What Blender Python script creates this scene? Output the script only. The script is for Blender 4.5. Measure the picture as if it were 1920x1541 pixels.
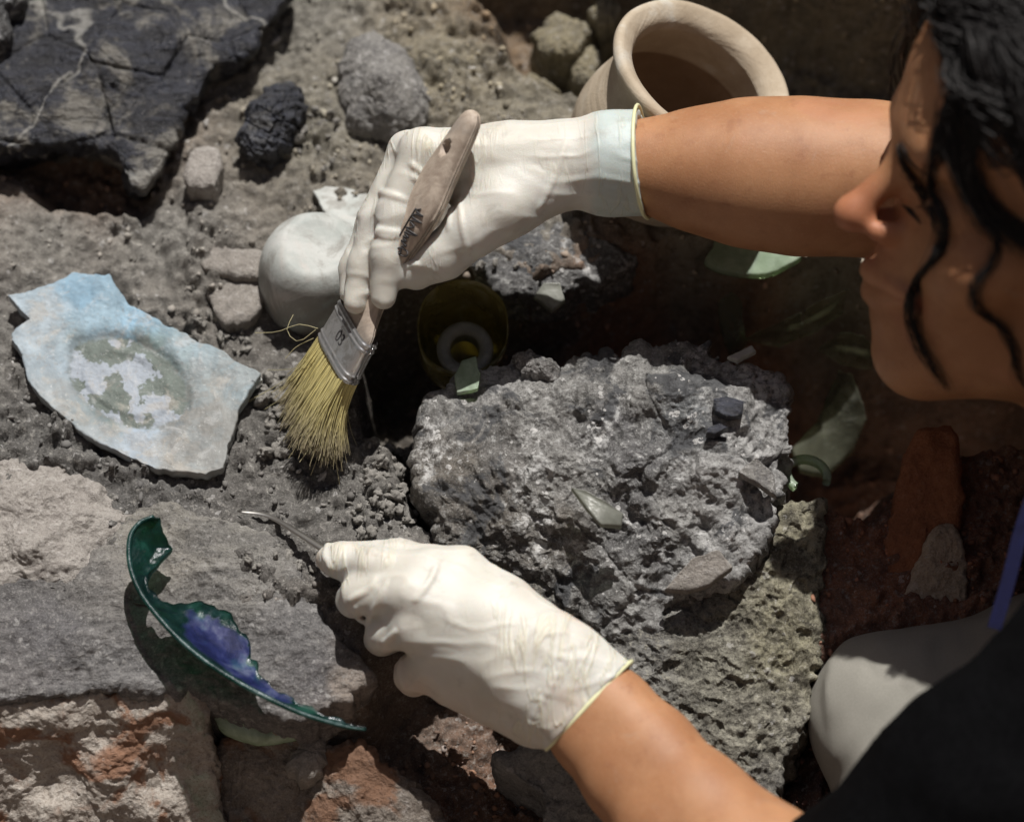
import bpy, bmesh, math, random
import numpy as np
from mathutils import Vector, Matrix
random.seed(7); RNG = np.random.default_rng(11)
SC = bpy.context.scene
for o in list(bpy.data.objects): bpy.data.objects.remove(o)
R = math.radians
# ------------------------------------------------------------------ camera
PITCH = R(60.0); DIST = 1.7; FW = 0.57; PX = FW / 1920.0
CAMR = np.array([1.0, 0, 0]); CAMU = np.array([0, math.sin(PITCH), math.cos(PITCH)]); CAMB = np.array([0, -math.cos(PITCH), math.sin(PITCH)])
CAMP = CAMB * DIST
cd = bpy.data.cameras.new('camera'); cam = bpy.data.objects.new('camera', cd); SC.collection.objects.link(cam)
cam.location = CAMP; cam.rotation_euler = (math.pi / 2 - PITCH, 0, 0)
cd.sensor_width = 36; cd.lens = 36 * DIST / FW; cd.clip_start = 0.05; cd.clip_end = 500
cd.dof.use_dof = True; cd.dof.focus_distance = DIST - 0.045; cd.dof.aperture_fstop = 3.7
SC.camera = cam
# ------------------------------------------------------------------ sky and sun
SUN_E = R(62.0); SUN_A = R(13.0)           # elevation; azimuth from +Y towards +X
SUND = np.array([math.cos(SUN_E) * math.sin(SUN_A), math.cos(SUN_E) * math.cos(SUN_A), math.sin(SUN_E)])
w = bpy.data.worlds.new('World'); SC.world = w; w.use_nodes = True
nt = w.node_tree; bg = nt.nodes['Background']; sk = nt.nodes.new('ShaderNodeTexSky')
sk.sky_type = 'NISHITA'; sk.sun_disc = False; sk.sun_elevation = SUN_E; sk.sun_rotation = SUN_A
sk.air_density = 0.6; sk.dust_density = 2.0; sk.ozone_density = 0.6
nt.links.new(sk.outputs[0], bg.inputs[0]); bg.inputs[1].default_value = 0.05
ld = bpy.data.lights.new('sun', 'SUN'); ld.energy = 5.0; ld.angle = R(0.6); ld.color = (1.0, 0.965, 0.91)
sun = bpy.data.objects.new('sun', ld); SC.collection.objects.link(sun)
sun.rotation_euler = Vector(SUND).to_track_quat('Z', 'Y').to_euler()
SC.view_settings.view_transform = 'Standard'; SC.view_settings.look = 'None'
SC.view_settings.exposure = 0.06; SC.view_settings.gamma = 1.0; SC.view_settings.use_curve_mapping = False

# ------------------------------------------------------------------ pixel helpers (photograph pixels, 1920 x 1541)
def ray(px, py):
    d = CAMR * ((px - 960) * PX) + CAMU * ((770.5 - py) * PX) - CAMB * DIST
    return d / DIST                         # unit depth along the view axis
def G(px, py, z=0.0):                       # point seen at a pixel, at height z
    d = ray(px, py); t = (z - CAMP[2]) / d[2]
    return CAMP + d * t
def V(px, py, d=0.0):                       # point seen at a pixel, d pixel-lengths in front of the plane through the origin
    return CAMP + ray(px, py) * (DIST - d * PX)
def PP(d=0.0): return PX * (DIST - d * PX) / DIST
def project(p):
    q = np.asarray(p) - CAMP; dep = -(q @ CAMB)
    return 960 + (q @ CAMR) / dep * DIST / PX, 770.5 - (q @ CAMU) / dep * DIST / PX
# ------------------------------------------------------------------ noise
_pr = np.random.default_rng(3); _perm = _pr.permutation(256); _perm = np.concatenate([_perm, _perm, _perm])
_gr = _pr.normal(size=(256, 3)); _gr /= np.linalg.norm(_gr, axis=1)[:, None]; _gr = _gr.astype(np.float32)
def perlin(p):
    p = np.asarray(p, np.float32); i = np.floor(p).astype(np.int64); f = (p - i).astype(np.float32); i &= 255
    u = f * f * f * (f * (f * 6 - 15) + 10); out = 0
    for dx in (0, 1):
        hx = _perm[i[:, 0] + dx]; wx = u[:, 0] if dx else 1 - u[:, 0]
        for dy in (0, 1):
            hy = _perm[hx + i[:, 1] + dy]; wy = u[:, 1] if dy else 1 - u[:, 1]
            for dz in (0, 1):
                g = _gr[_perm[hy + i[:, 2] + dz]]; wz = u[:, 2] if dz else 1 - u[:, 2]
                out = out + wx * wy * wz * (g[:, 0] * (f[:, 0] - dx) + g[:, 1] * (f[:, 1] - dy) + g[:, 2] * (f[:, 2] - dz))
    return out * 1.5
def fbm(p, sc, octv=4, gain=0.5, ridged=False, off=0.0):
    p = np.asarray(p, np.float32) * sc + off; a = 1.0; s = 0; n = 0
    for k in range(octv):
        v = perlin(p); v = (1 - 2 * np.abs(v)) if ridged else v
        s = s + a * v; n += a; a *= gain; p = p * 2.03 + 17.3
    return s / n
def hsh(ix, iy, k):
    v = np.sin(ix * 127.1 + iy * 311.7 + k * 74.7) * 43758.5453
    return v - np.floor(v)
def cells(x, y, sc, k=0, jit=0.9):
    """2-D cellular noise: distance to nearest, second nearest, id of nearest."""
    x = x * sc; y = y * sc; ix = np.floor(x); iy = np.floor(y)
    d1 = np.full(x.shape, 9.0); d2 = d1.copy(); idn = np.zeros(x.shape)
    for a in (-1, 0, 1):
        for b in (-1, 0, 1):
            cx = ix + a; cy = iy + b
            qx = cx + 0.5 + jit * (hsh(cx, cy, k) - 0.5); qy = cy + 0.5 + jit * (hsh(cx, cy, k + 1) - 0.5)
            d = np.hypot(x - qx, y - qy); near = d < d1
            d2 = np.where(near, d1, np.minimum(d2, d)); d1 = np.where(near, d, d1); idn = np.where(near, hsh(cx, cy, k + 2), idn)
    return d1, d2, idn
def sstep(a, b, x):
    t = np.clip((x - a) / (b - a), 0, 1); return t * t * (3 - 2 * t)
def poly_sd(x, y, poly):
    """signed distance to a polygon, positive inside"""
    poly = np.asarray(poly); n = len(poly); dm = np.full(x.shape, 1e9); ins = np.zeros(x.shape, bool)
    for i in range(n):
        a = poly[i]; b = poly[(i + 1) % n]; e = b - a
        t = np.clip(((x - a[0]) * e[0] + (y - a[1]) * e[1]) / (e @ e + 1e-12), 0, 1)
        dm = np.minimum(dm, np.hypot(x - a[0] - t * e[0], y - a[1] - t * e[1]))
        c = ((a[1] > y) != (b[1] > y)) & (x < (b[0] - a[0]) * (y - a[1]) / (b[1] - a[1] + 1e-15) + a[0]); ins ^= c
    return np.where(ins, dm, -dm)
def idw(x, y, pts, vals, p=3.0, soft=0.006):
    vals = np.asarray(vals, float); num = 0; den = 0
    for q, v in zip(pts, vals):
        wgt = 1.0 / ((x - q[0]) ** 2 + (y - q[1]) ** 2 + soft * soft) ** (p / 2)
        num = num + (wgt[..., None] * v if np.ndim(v) else wgt * v); den = den + wgt
    return num / (den[..., None] if vals.ndim > 1 else den)
# ------------------------------------------------------------------ objects
def link(o, parent=None):
    SC.collection.objects.link(o)
    if parent is not None: o.parent = parent
    return o
def mesh(name, v, f, mat=None, parent=None, smooth=True, cols=None):
    """one mesh object from arrays; parents sit at the world origin unless they are parts themselves"""
    v = np.asarray(v, np.float32); me = bpy.data.meshes.new(name)
    if isinstance(f, np.ndarray):
        nf, k = f.shape; me.vertices.add(len(v)); me.vertices.foreach_set('co', v.ravel())
        me.loops.add(nf * k); me.loops.foreach_set('vertex_index', f.astype(np.int32).ravel())
        me.polygons.add(nf); me.polygons.foreach_set('loop_start', np.arange(0, nf * k, k, dtype=np.int32))
        me.update(calc_edges=True)
    else:
        me.from_pydata([tuple(map(float, q)) for q in v], [], [tuple(map(int, q)) for q in f]); me.update()
    if smooth: me.polygons.foreach_set('use_smooth', np.ones(len(me.polygons), bool))
    if cols is not None:
        a = me.color_attributes.new('tint', 'FLOAT_COLOR', 'POINT')
        c = np.ones((len(v), 4), np.float32); c[:, :3] = cols; a.data.foreach_set('color', c.ravel())
    me.validate()
    o = bpy.data.objects.new(name, me)
    if mat is not None: me.materials.append(mat)
    link(o)
    if parent is not None:
        o.parent = parent; o.matrix_parent_inverse = parent.matrix_world.inverted()
    return o
def tag(o, label, cat, group=None, kind=None):
    o['label'] = label; o['category'] = cat
    if group: o['group'] = group
    if kind: o['kind'] = kind
    return o
def empty(name, loc):
    e = bpy.data.objects.new(name, None); e.location = Vector([float(c) for c in loc]); e.empty_display_size = 0.02; link(e)
    bpy.context.view_layer.update()
    return e
def gridfaces(nu, nv, closed_u=False):
    a = np.arange(nu * nv).reshape(nu, nv)
    if closed_u: a = np.vstack([a, a[:1]])
    return np.stack([a[:-1, :-1], a[1:, :-1], a[1:, 1:], a[:-1, 1:]], -1).reshape(-1, 4)
def unit(v): v = np.asarray(v, float); return v / np.linalg.norm(v)
def spline(pts, n, closed=False):
    """Catmull-Rom through points (any dimension), n samples evenly spaced"""
    P = np.asarray(pts, float)
    Q = np.vstack([P[-1:], P, P[:2]]) if closed else np.vstack([2 * P[:1] - P[1:2], P, 2 * P[-1:] - P[-2:-1]])
    seg = len(P) if closed else len(P) - 1; out = []
    for i in range(seg):
        p0, p1, p2, p3 = Q[i:i + 4]; t = np.linspace(0, 1, 24, endpoint=False)[:, None]
        out.append(0.5 * (2 * p1 + (p2 - p0) * t + (2 * p0 - 5 * p1 + 4 * p2 - p3) * t ** 2 + (3 * p1 - p0 - 3 * p2 + p3) * t ** 3))
    C = np.vstack(out + [P[:1] if closed else P[-1:]]); s = np.concatenate([[0], np.cumsum(np.linalg.norm(np.diff(C, axis=0), axis=1))])
    u = np.linspace(0, s[-1], n, endpoint=not closed)
    return np.stack([np.interp(u, s, C[:, k]) for k in range(C.shape[1])], 1)
def tube(path, rad, ns=8, cap=True, flat=None):
    """swept tube; rad scalar or per-point; returns verts, faces(list)"""
    P = np.asarray(path, float); n = len(P); rad = np.broadcast_to(np.asarray(rad, float), (n,))
    T = np.gradient(P, axis=0); T /= np.linalg.norm(T, axis=1)[:, None] + 1e-12
    up = np.array([0.13, 0.21, 0.97]); N = []; nn = np.cross(T[0], up); nn /= np.linalg.norm(nn) + 1e-9
    for t in T:
        nn = nn - t * (nn @ t); nn /= np.linalg.norm(nn) + 1e-9; N.append(nn)
    N = np.array(N); B = np.cross(T, N); a = np.linspace(0, 2 * math.pi, ns, endpoint=False)
    fb = 1.0 if flat is None else flat
    v = P[:, None] + rad[:, None, None] * (np.cos(a)[None, :, None] * N[:, None] + fb * np.sin(a)[None, :, None] * B[:, None])
    v = v.reshape(-1, 3); f = []
    for i in range(n - 1):
        for j in range(ns):
            k = (j + 1) % ns; f.append((i * ns + j, i * ns + k, (i + 1) * ns + k, (i + 1) * ns + j))
    if cap: f += [tuple(range(ns - 1, -1, -1)), tuple((n - 1) * ns + j for j in range(ns))]
    return v, f
def tubes(P, rad, ns=3):
    """many open tubes at once; P (n, m, 3), rad (n, m)"""
    n, m, _ = P.shape; T = np.gradient(P, axis=1); T /= np.linalg.norm(T, axis=2)[..., None] + 1e-12
    up = np.broadcast_to(np.array([0.13, 0.21, 0.97]), T.shape); N = np.cross(T, up); N /= np.linalg.norm(N, axis=2)[..., None] + 1e-9; B = np.cross(T, N)
    a = np.linspace(0, 2 * math.pi, ns, endpoint=False)
    v = P[:, :, None] + rad[:, :, None, None] * (np.cos(a)[None, None, :, None] * N[:, :, None] + np.sin(a)[None, None, :, None] * B[:, :, None])
    g = np.arange(n * m * ns).reshape(n, m, ns); g2 = np.concatenate([g, g[:, :, :1]], 2)
    f = np.stack([g2[:, :-1, :-1], g2[:, :-1, 1:], g2[:, 1:, 1:], g2[:, 1:, :-1]], -1).reshape(-1, 4)
    return v.reshape(-1, 3), f
def join(parts):
    V_, F_, n = [], [], 0
    for v, f in parts:
        V_.append(v); F_ += [tuple(i + n for i in q) for q in f]; n += len(v)
    return np.vstack(V_), F_
def lathe(profile, frame, n=64, a0=0.0, a1=2 * math.pi, jag=None):
    """profile: (r, h) list; frame: (origin, ex, ey, ez)"""
    o, ex, ey, ez = [np.asarray(q, float) for q in frame]; full = abs(a1 - a0 - 2 * math.pi) < 1e-6
    a = np.linspace(a0, a1, n, endpoint=not full); v = []
    for t in a:
        for (r, h) in profile: v.append(o + ex * (r * math.cos(t)) + ey * (r * math.sin(t)) + ez * h)
    f = gridfaces(n, len(profile), full)
    return np.array(v), [tuple(q) for q in f]
def frame_from(axis, origin, ref=(0.3, -0.2, 0.9)):
    ez = unit(axis); ex = np.cross(ref, ez)
    if np.linalg.norm(ex) < 1e-3: ex = np.cross((1, 0, 0), ez)
    ex = unit(ex); return np.asarray(origin, float), ex, np.cross(ez, ex), ez
def camvec(x, y, z): return CAMR * x + CAMU * y + CAMB * z
# ------------------------------------------------------------------ signed distance modelling
class SDF:
    def __init__(s): s.p = []
    def cone(s, a, b, ra, rb, k=0.004, sub=False): s.p.append(('c', np.asarray(a, float), np.asarray(b, float), ra, rb, k, sub)); return s
    def chain(s, pts, k=0.004):            # pts: list of (point, radius)
        for (a, ra), (b, rb) in zip(pts[:-1], pts[1:]): s.cone(a, b, ra, rb, k)
        return s
    def ell(s, c, axes, r, k=0.004, sub=False): s.p.append(('e', np.asarray(c, float), np.asarray(axes, float), np.asarray(r, float), None, k, sub)); return s
    def half(s, pnt, nrm, k=0.001): s.p.append(('h', np.asarray(pnt, float), unit(nrm), 0, 0, k, True)); return s   # cuts away the side nrm points to
    def ev(s, X):
        X = X.astype(np.float32); D = np.full(len(X), 9.0, np.float32)
        for q in s.p:
            if q[0] == 'c' and q[5] < 0.003 and not q[6] and len(X) > 2000:      # thin folds touch only what is near them
                mid = (0.5 * (q[1] + q[2])).astype(np.float32); R_ = 0.5 * float(np.linalg.norm(q[2] - q[1])) + max(q[3], q[4]) + 0.006
                m_ = np.where((np.abs(X[:, 0] - mid[0]) < R_) & (np.abs(X[:, 1] - mid[1]) < R_) & (np.abs(X[:, 2] - mid[2]) < R_))[0]
                if len(m_):
                    t_ = SDF(); t_.p = [q]; d = t_.ev(X[m_][:2000]) if len(m_) <= 2000 else np.concatenate([t_.ev(X[m_[i:i + 2000]]) for i in range(0, len(m_), 2000)])
                    D0 = D[m_]; h = np.clip(0.5 + 0.5 * (d - D0) / q[5], 0, 1); D[m_] = d + (D0 - d) * h - q[5] * h * (1 - h)
                continue
            if q[0] == 'c':
                a, b, ra, rb, k, sub = q[1:]; e = (b - a).astype(np.float32); L2 = float(e @ e) + 1e-12; L = math.sqrt(L2); rr = ra - rb
                pa = X - a.astype(np.float32); y = pa @ e / L
                x = np.sqrt(np.maximum((pa * pa).sum(1) - y * y, 0))
                if L <= abs(rr) + 1e-9: d = np.sqrt((pa * pa).sum(1)) - ra
                else:
                    sn = rr / L; cs = math.sqrt(1 - sn * sn); t = np.clip((y - x * sn / cs) / L, 0, 1)   # foot along axis
                    d = np.hypot(x, y - t * L) - (ra + (rb - ra) * t)
            elif q[0] == 'e':
                c, A, r, _, k, sub = q[1:]; l = (X - c.astype(np.float32)) @ A.T.astype(np.float32); r = r.astype(np.float32)
                k0 = np.sqrt(((l / r) ** 2).sum(1)); k1 = np.sqrt(((l / (r * r)) ** 2).sum(1)) + 1e-9; d = k0 * (k0 - 1) / k1
            else:
                d = (-(X - q[1].astype(np.float32)) @ q[2].astype(np.float32)); k, sub = q[5:]
            if sub:
                d = -d; h = np.clip(0.5 + 0.5 * (d - D) / k, 0, 1); D = D + (d - D) * h + k * h * (1 - h)
            else:
                h = np.clip(0.5 + 0.5 * (d - D) / k, 0, 1); D = d + (D - d) * h - k * h * (1 - h)
        return D
    def hit(s, px, py, d0=900, d1=-300):   # first surface point seen at a pixel
        r = ray(px, py); ts = np.linspace(DIST - d0 * PX, DIST - d1 * PX, 700); X = CAMP + ts[:, None] * r
        f = s.ev(X); w_ = np.where(f < 0)[0]
        return None if not len(w_) else X[w_[0]]
    def mesh(s, lo, hi, h, disp=None, blk=6):
        lo = np.asarray(lo, float); n = [int(math.ceil((b - a) / h / blk)) * blk + 1 for a, b in zip(lo, hi)]
        cn = [(q - 1) // blk for q in n]; H = h * blk
        cc = np.stack(np.meshgrid(*[np.arange(q) for q in cn], indexing='ij'), -1).reshape(-1, 3)
        dc = s.ev(lo + (cc + 0.5) * H); act = np.abs(dc) < H * 1.0 + 0.006
        F = np.empty(n, np.float32); F[...] = 1
        sg = np.where(dc < 0, -1.0, 1.0).reshape(cn)
        F[:-1, :-1, :-1] = np.repeat(np.repeat(np.repeat(sg, blk, 0), blk, 1), blk, 2)
        ids = cc[act]; o = np.stack(np.meshgrid(*[np.arange(blk)] * 3, indexing='ij'), -1).reshape(-1, 3)
        for st in range(0, len(ids), 4000):
            I = (ids[st:st + 4000, None] * blk + o[None]).reshape(-1, 3); X = lo + I * h; d = s.ev(X)
            if disp is not None: d = d - disp(X, d)
            F[I[:, 0], I[:, 1], I[:, 2]] = d
        return nets(F, lo, h)
def nets(F, lo, h):
    """naive surface nets"""
    S = F < 0; c = np.zeros(tuple(q - 1 for q in F.shape), np.int8)
    for a in (0, 1):
        for b in (0, 1):
            for e in (0, 1): c += S[a:a + c.shape[0], b:b + c.shape[1], e:e + c.shape[2]]
    idx = np.argwhere((c > 0) & (c < 8)); vid = np.full(c.shape, -1, np.int32); vid[tuple(idx.T)] = np.arange(len(idx))
    acc = np.zeros((len(idx), 3)); cnt = np.zeros(len(idx))
    cor = [(a, b, e) for a in (0, 1) for b in (0, 1) for e in (0, 1)]
    for i, p in enumerate(cor):
        for q in cor[i + 1:]:
            if sum(abs(x - y) for x, y in zip(p, q)) != 1: continue
            f0 = F[tuple((idx + p).T)]; f1 = F[tuple((idx + q).T)]; m = (f0 < 0) != (f1 < 0)
            t = f0[m] / (f0[m] - f1[m]); acc[m] += np.array(p) + (np.array(q) - np.array(p)) * t[:, None]; cnt[m] += 1
    v = lo + (idx + acc / cnt[:, None]) * h; fs = []
    for ax in range(3):
        s0 = [slice(None)] * 3; s1 = [slice(None)] * 3; s0[ax] = slice(0, -1); s1[ax] = slice(1, None)
        a, b = S[tuple(s0)], S[tuple(s1)]; e = np.argwhere(a != b); o1, o2 = [(1, 2), (2, 0), (0, 1)][ax]
        ok = (e[:, o1] > 0) & (e[:, o2] > 0) & (e[:, o1] < vid.shape[o1]) & (e[:, o2] < vid.shape[o2]); e = e[ok]
        d1 = np.zeros(3, int); d1[o1] = 1; d2 = np.zeros(3, int); d2[o2] = 1
        q = np.stack([vid[tuple((e - d1 - d2).T)], vid[tuple((e - d2).T)], vid[tuple(e.T)], vid[tuple((e - d1).T)]], 1)
        inside = a[tuple(e.T)]; q = np.where(inside[:, None], q, q[:, ::-1]); fs.append(q)
    f = np.vstack(fs); f = f[(f >= 0).all(1)]
    return v, f
# ------------------------------------------------------------------ materials
class NM:
    """small node-tree helper"""
    def __init__(s, name):
        s.m = bpy.data.materials.new(name); s.m.use_nodes = True; s.t = s.m.node_tree; s.b = s.t.nodes['Principled BSDF']; s.out = s.t.nodes['Material Output']
        s.co = s.t.nodes.new('ShaderNodeTexCoord').outputs['Object']
    def set(s, sock, v):
        if isinstance(v, bpy.types.NodeSocket): s.t.links.new(v, sock)
        elif isinstance(v, (tuple, list)) and len(v) == 3 and sock.type == 'RGBA': sock.default_value = (*v, 1)
        else: sock.default_value = v
    def P(s, **k):
        for a, v in k.items(): s.set(s.b.inputs[a.replace('_', ' ')], v)
        return s
    def noise(s, sc, det=5, rough=0.55, dist=0.0, co=None, stretch=None, rot=None, typ='FBM'):
        n = s.t.nodes.new('ShaderNodeTexNoise'); n.inputs['Scale'].default_value = sc; n.inputs['Detail'].default_value = det
        n.inputs['Roughness'].default_value = rough; n.inputs['Distortion'].default_value = dist
        n.noise_type = typ
        s.t.links.new(s.vec(co, stretch, rot), n.inputs['Vector']); return n.outputs[0]
    def vec(s, co=None, stretch=None, rot=None):
        co = co or s.co
        if stretch or rot:
            mp = s.t.nodes.new('ShaderNodeMapping'); s.t.links.new(co, mp.inputs[0])
            if stretch: mp.inputs['Scale'].default_value = stretch
            if rot: mp.inputs['Rotation'].default_value = rot
            co = mp.outputs[0]
        return co
    def voro(s, sc, feat='F1', out='Distance', rand=1.0, co=None, stretch=None, rot=None):
        n = s.t.nodes.new('ShaderNodeTexVoronoi'); n.feature = feat; n.inputs['Scale'].default_value = sc; n.inputs['Randomness'].default_value = rand
        s.t.links.new(s.vec(co, stretch, rot), n.inputs['Vector']); return n.outputs[out]
    def ramp(s, x, a, b, lo=0.0, hi=1.0):
        n = s.t.nodes.new('ShaderNodeMapRange'); n.interpolation_type = 'SMOOTHSTEP'; s.t.links.new(x, n.inputs[0])
        for i, v in enumerate((a, b, lo, hi)): n.inputs[i + 1].default_value = v
        return n.outputs[0]
    def mix(s, f, a, b, mode='MIX'):
        n = s.t.nodes.new('ShaderNodeMix'); n.data_type = 'RGBA'; n.blend_type = mode
        s.set(n.inputs[0], f); s.set(n.inputs[6], a); s.set(n.inputs[7], b); return n.outputs[2]
    def math(s, op, a, b=0.0):
        n = s.t.nodes.new('ShaderNodeMath'); n.operation = op; s.set(n.inputs[0], a); s.set(n.inputs[1], b); return n.outputs[0]
    def attr(s, name):
        n = s.t.nodes.new('ShaderNodeAttribute'); n.attribute_name = name; return n.outputs['Color']
    def bump(s, h, strength=0.6, dist=0.001, prev=None):
        n = s.t.nodes.new('ShaderNodeBump'); n.inputs['Strength'].default_value = strength; n.inputs['Distance'].default_value = dist
        s.t.links.new(h, n.inputs['Height'])
        if prev: s.t.links.new(prev, n.inputs['Normal'])
        return n.outputs[0]
    def glossmix(s, fac, shader): pass

def mat_earth(name, base=None, dark=(0.05, 0.047, 0.045), light=(0.36, 0.345, 0.32), speck=0.5, dk=0.5, rough=0.92, fine=1.0, stain=None, stain_sc=22, grain=None, pits=0.0, gloss=0.0, dust=0.0, bump=1.0, crust=0.0):
    """soil and stone: own tint (attribute or colour) + darker / paler grains, white specks, stains, relief"""
    m = NM(name); col = base if base is not None else m.attr('tint')
    if grain: g = m.noise(60 * fine, 6, 0.65, 0.4, stretch=grain[0], rot=grain[1])
    else: g = m.noise(60 * fine, 7, 0.68, 0.3)
    mid = m.noise(240 * fine, 6, 0.7); hi = m.noise(900 * fine, 4, 0.7)
    c = m.mix(m.ramp(g, 0.60, 0.38, 0, dk), col, dark)
    c = m.mix(m.ramp(mid, 0.53, 0.68, 0, 0.7), c, light)
    c = m.mix(m.ramp(mid, 0.47, 0.35, 0, 0.7 * min(1, dk * 1.5)), c, dark)
    c = m.mix(m.ramp(hi, 0.53, 0.66, 0, 0.45), c, light); c = m.mix(m.ramp(hi, 0.47, 0.36, 0, 0.45), c, dark)
    if dust: c = m.mix(m.ramp(m.noise(35, 5, 0.62, 0.6), 0.5, 0.62, 0, dust), c, (0.23, 0.21, 0.18))
    if stain: c = m.mix(m.ramp(m.noise(stain_sc, 5, 0.6, 0.8), 0.5, 0.6, 0, 0.85), c, stain)
    if crust:
        cz = m.math('MULTIPLY', m.ramp(m.noise(34, 6, 0.7, 0.8), 0.52, 0.64), m.ramp(mid, 0.40, 0.56)); c = m.mix(m.math('MULTIPLY', cz, crust), c, (0.64, 0.64, 0.635))
        c = m.mix(m.ramp(m.noise(27, 6, 0.7, 0.6), 0.465, 0.39, 0, 0.85), c, (0.06, 0.062, 0.068))
    if speck:
        sp = m.voro(150, rand=1.0); sz = m.ramp(m.noise(38, 3, 0.6), 0.42, 0.66, 0.06, 0.34)
        f = m.math('LESS_THAN', sp, sz); f = m.math('MULTIPLY', f, m.math('GREATER_THAN', m.noise(300, 2), 0.49))
        c = m.mix(m.math('MULTIPLY', f, speck), c, (0.62, 0.61, 0.60))
    h = m.math('ADD', m.math('MULTIPLY', mid, 1.0), m.math('MULTIPLY', hi, 0.45))
    n = m.bump(g, 0.5 * bump, 0.006); n = m.bump(h, 0.75 * bump, 0.0030, n)
    if pits:
        pv = m.voro(120, rand=1.0); n = m.bump(m.ramp(pv, 0.12, 0.45), pits, 0.004, n)
        c = m.mix(m.ramp(pv, 0.22, 0.05, 0, 0.7), c, dark)
    m.P(Base_Color=c, Roughness=rough, Normal=n)
    m.b.inputs['Specular IOR Level'].default_value = 0.25 + gloss
    return m.m
M = {}
M['soil'] = mat_earth('soil', None, dark=(0.06, 0.056, 0.052), speck=0.35, dk=0.42)
M['grey_rock'] = mat_earth('grey_rock', None, speck=0.65, dk=0.55, light=(0.46, 0.46, 0.45), gloss=0.15, rough=0.8, crust=0.6)
M['pitted'] = mat_earth('pitted_rock', None, (0.035, 0.03, 0.027), (0.36, 0.34, 0.28), speck=0.3, dk=0.7, pits=0.3)
M['crumb'] = None
M['cobble'] = mat_earth('cobble', (0.26, 0.25, 0.235), (0.06, 0.06, 0.07), (0.5, 0.49, 0.48), speck=0.5, dk=0.35)
M['pale_stone'] = mat_earth('pale_stone', (0.36, 0.335, 0.31), (0.15, 0.13, 0.12), (0.5, 0.47, 0.45), speck=0.1, dk=0.3)
M['tan_stone'] = mat_earth('tan_stone', (0.50, 0.41, 0.31), (0.22, 0.15, 0.10), (0.62, 0.54, 0.45), speck=0.1, dk=0.3)
M['flat_stone'] = mat_earth('flat_stone', (0.30, 0.275, 0.25), (0.13, 0.12, 0.11), (0.4, 0.38, 0.36), speck=0.1, dk=0.3)
M['mottled'] = mat_earth('mottled_stone', (0.40, 0.36, 0.32), (0.13, 0.09, 0.07), (0.52, 0.49, 0.45), speck=0.15, dk=0.25, stain=(0.23, 0.11, 0.06), stain_sc=26, fine=0.7)
M['brown_rock'] = mat_earth('brown_rock', (0.25, 0.22, 0.19), (0.08, 0.06, 0.05), (0.36, 0.33, 0.31), speck=0.1, dk=0.45, stain=(0.19, 0.10, 0.06), stain_sc=18)
M['terracotta'] = mat_earth('terracotta', (0.36, 0.15, 0.075), (0.18, 0.07, 0.04), (0.42, 0.2, 0.12), speck=0, dk=0.4)
M['slab'] = mat_earth('charred_slab', None, (0.045, 0.043, 0.045), (0.32, 0.31, 0.30), speck=0.25, dk=0.55, grain=((0.22, 1.0, 1.0), (0, 0, 0.35)), gloss=0.15, rough=0.75)

def mat_char(name, blue=(0.032, 0.035, 0.05), dust=0.62, wet=0.36):
    m = NM(name)
    g = m.noise(90, 6, 0.65, 0.6, stretch=(0.35, 1.6, 1.0), rot=(0, 0, 0.7)); d = m.noise(26, 7, 0.66, 0.5); hi = m.noise(420, 5, 0.7)
    c = m.mix(m.ramp(g, 0.35, 0.7), (0.014, 0.014, 0.018), blue)
    c = m.mix(m.ramp(d, 0.51, 0.63, 0, dust), c, (0.27, 0.255, 0.225))
    vn = m.math('ABSOLUTE', m.math('SUBTRACT', m.noise(9, 3, 0.45, 0.4), 0.5)); c = m.mix(m.ramp(vn, 0.010, 0.002, 0, 0.75 * dust), c, (0.42, 0.41, 0.38))
    c = m.mix(m.ramp(hi, 0.6, 0.72, 0, 0.5), c, (0.36, 0.35, 0.34))
    ck = m.voro(34, 'DISTANCE_TO_EDGE', stretch=(0.7, 1.4, 1), rot=(0, 0, 0.7)); ck = m.ramp(ck, 0.0, 0.035, 1, 0)
    c = m.mix(m.math('MULTIPLY', ck, 0.35), c, (0.008, 0.008, 0.009))
    n = m.bump(g, 0.8, 0.004); n = m.bump(hi, 0.8, 0.0022, n); n = m.bump(m.math('SUBTRACT', 1.0, ck), 0.3, 0.002, n)
    m.P(Base_Color=c, Roughness=m.ramp(d, 0.42, 0.62, wet, 0.9), Normal=n); return m.m
M['char'] = mat_char('charred_wood'); M['charcoal'] = mat_char('charcoal', (0.05, 0.055, 0.075), 0.15, 0.28)

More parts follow.
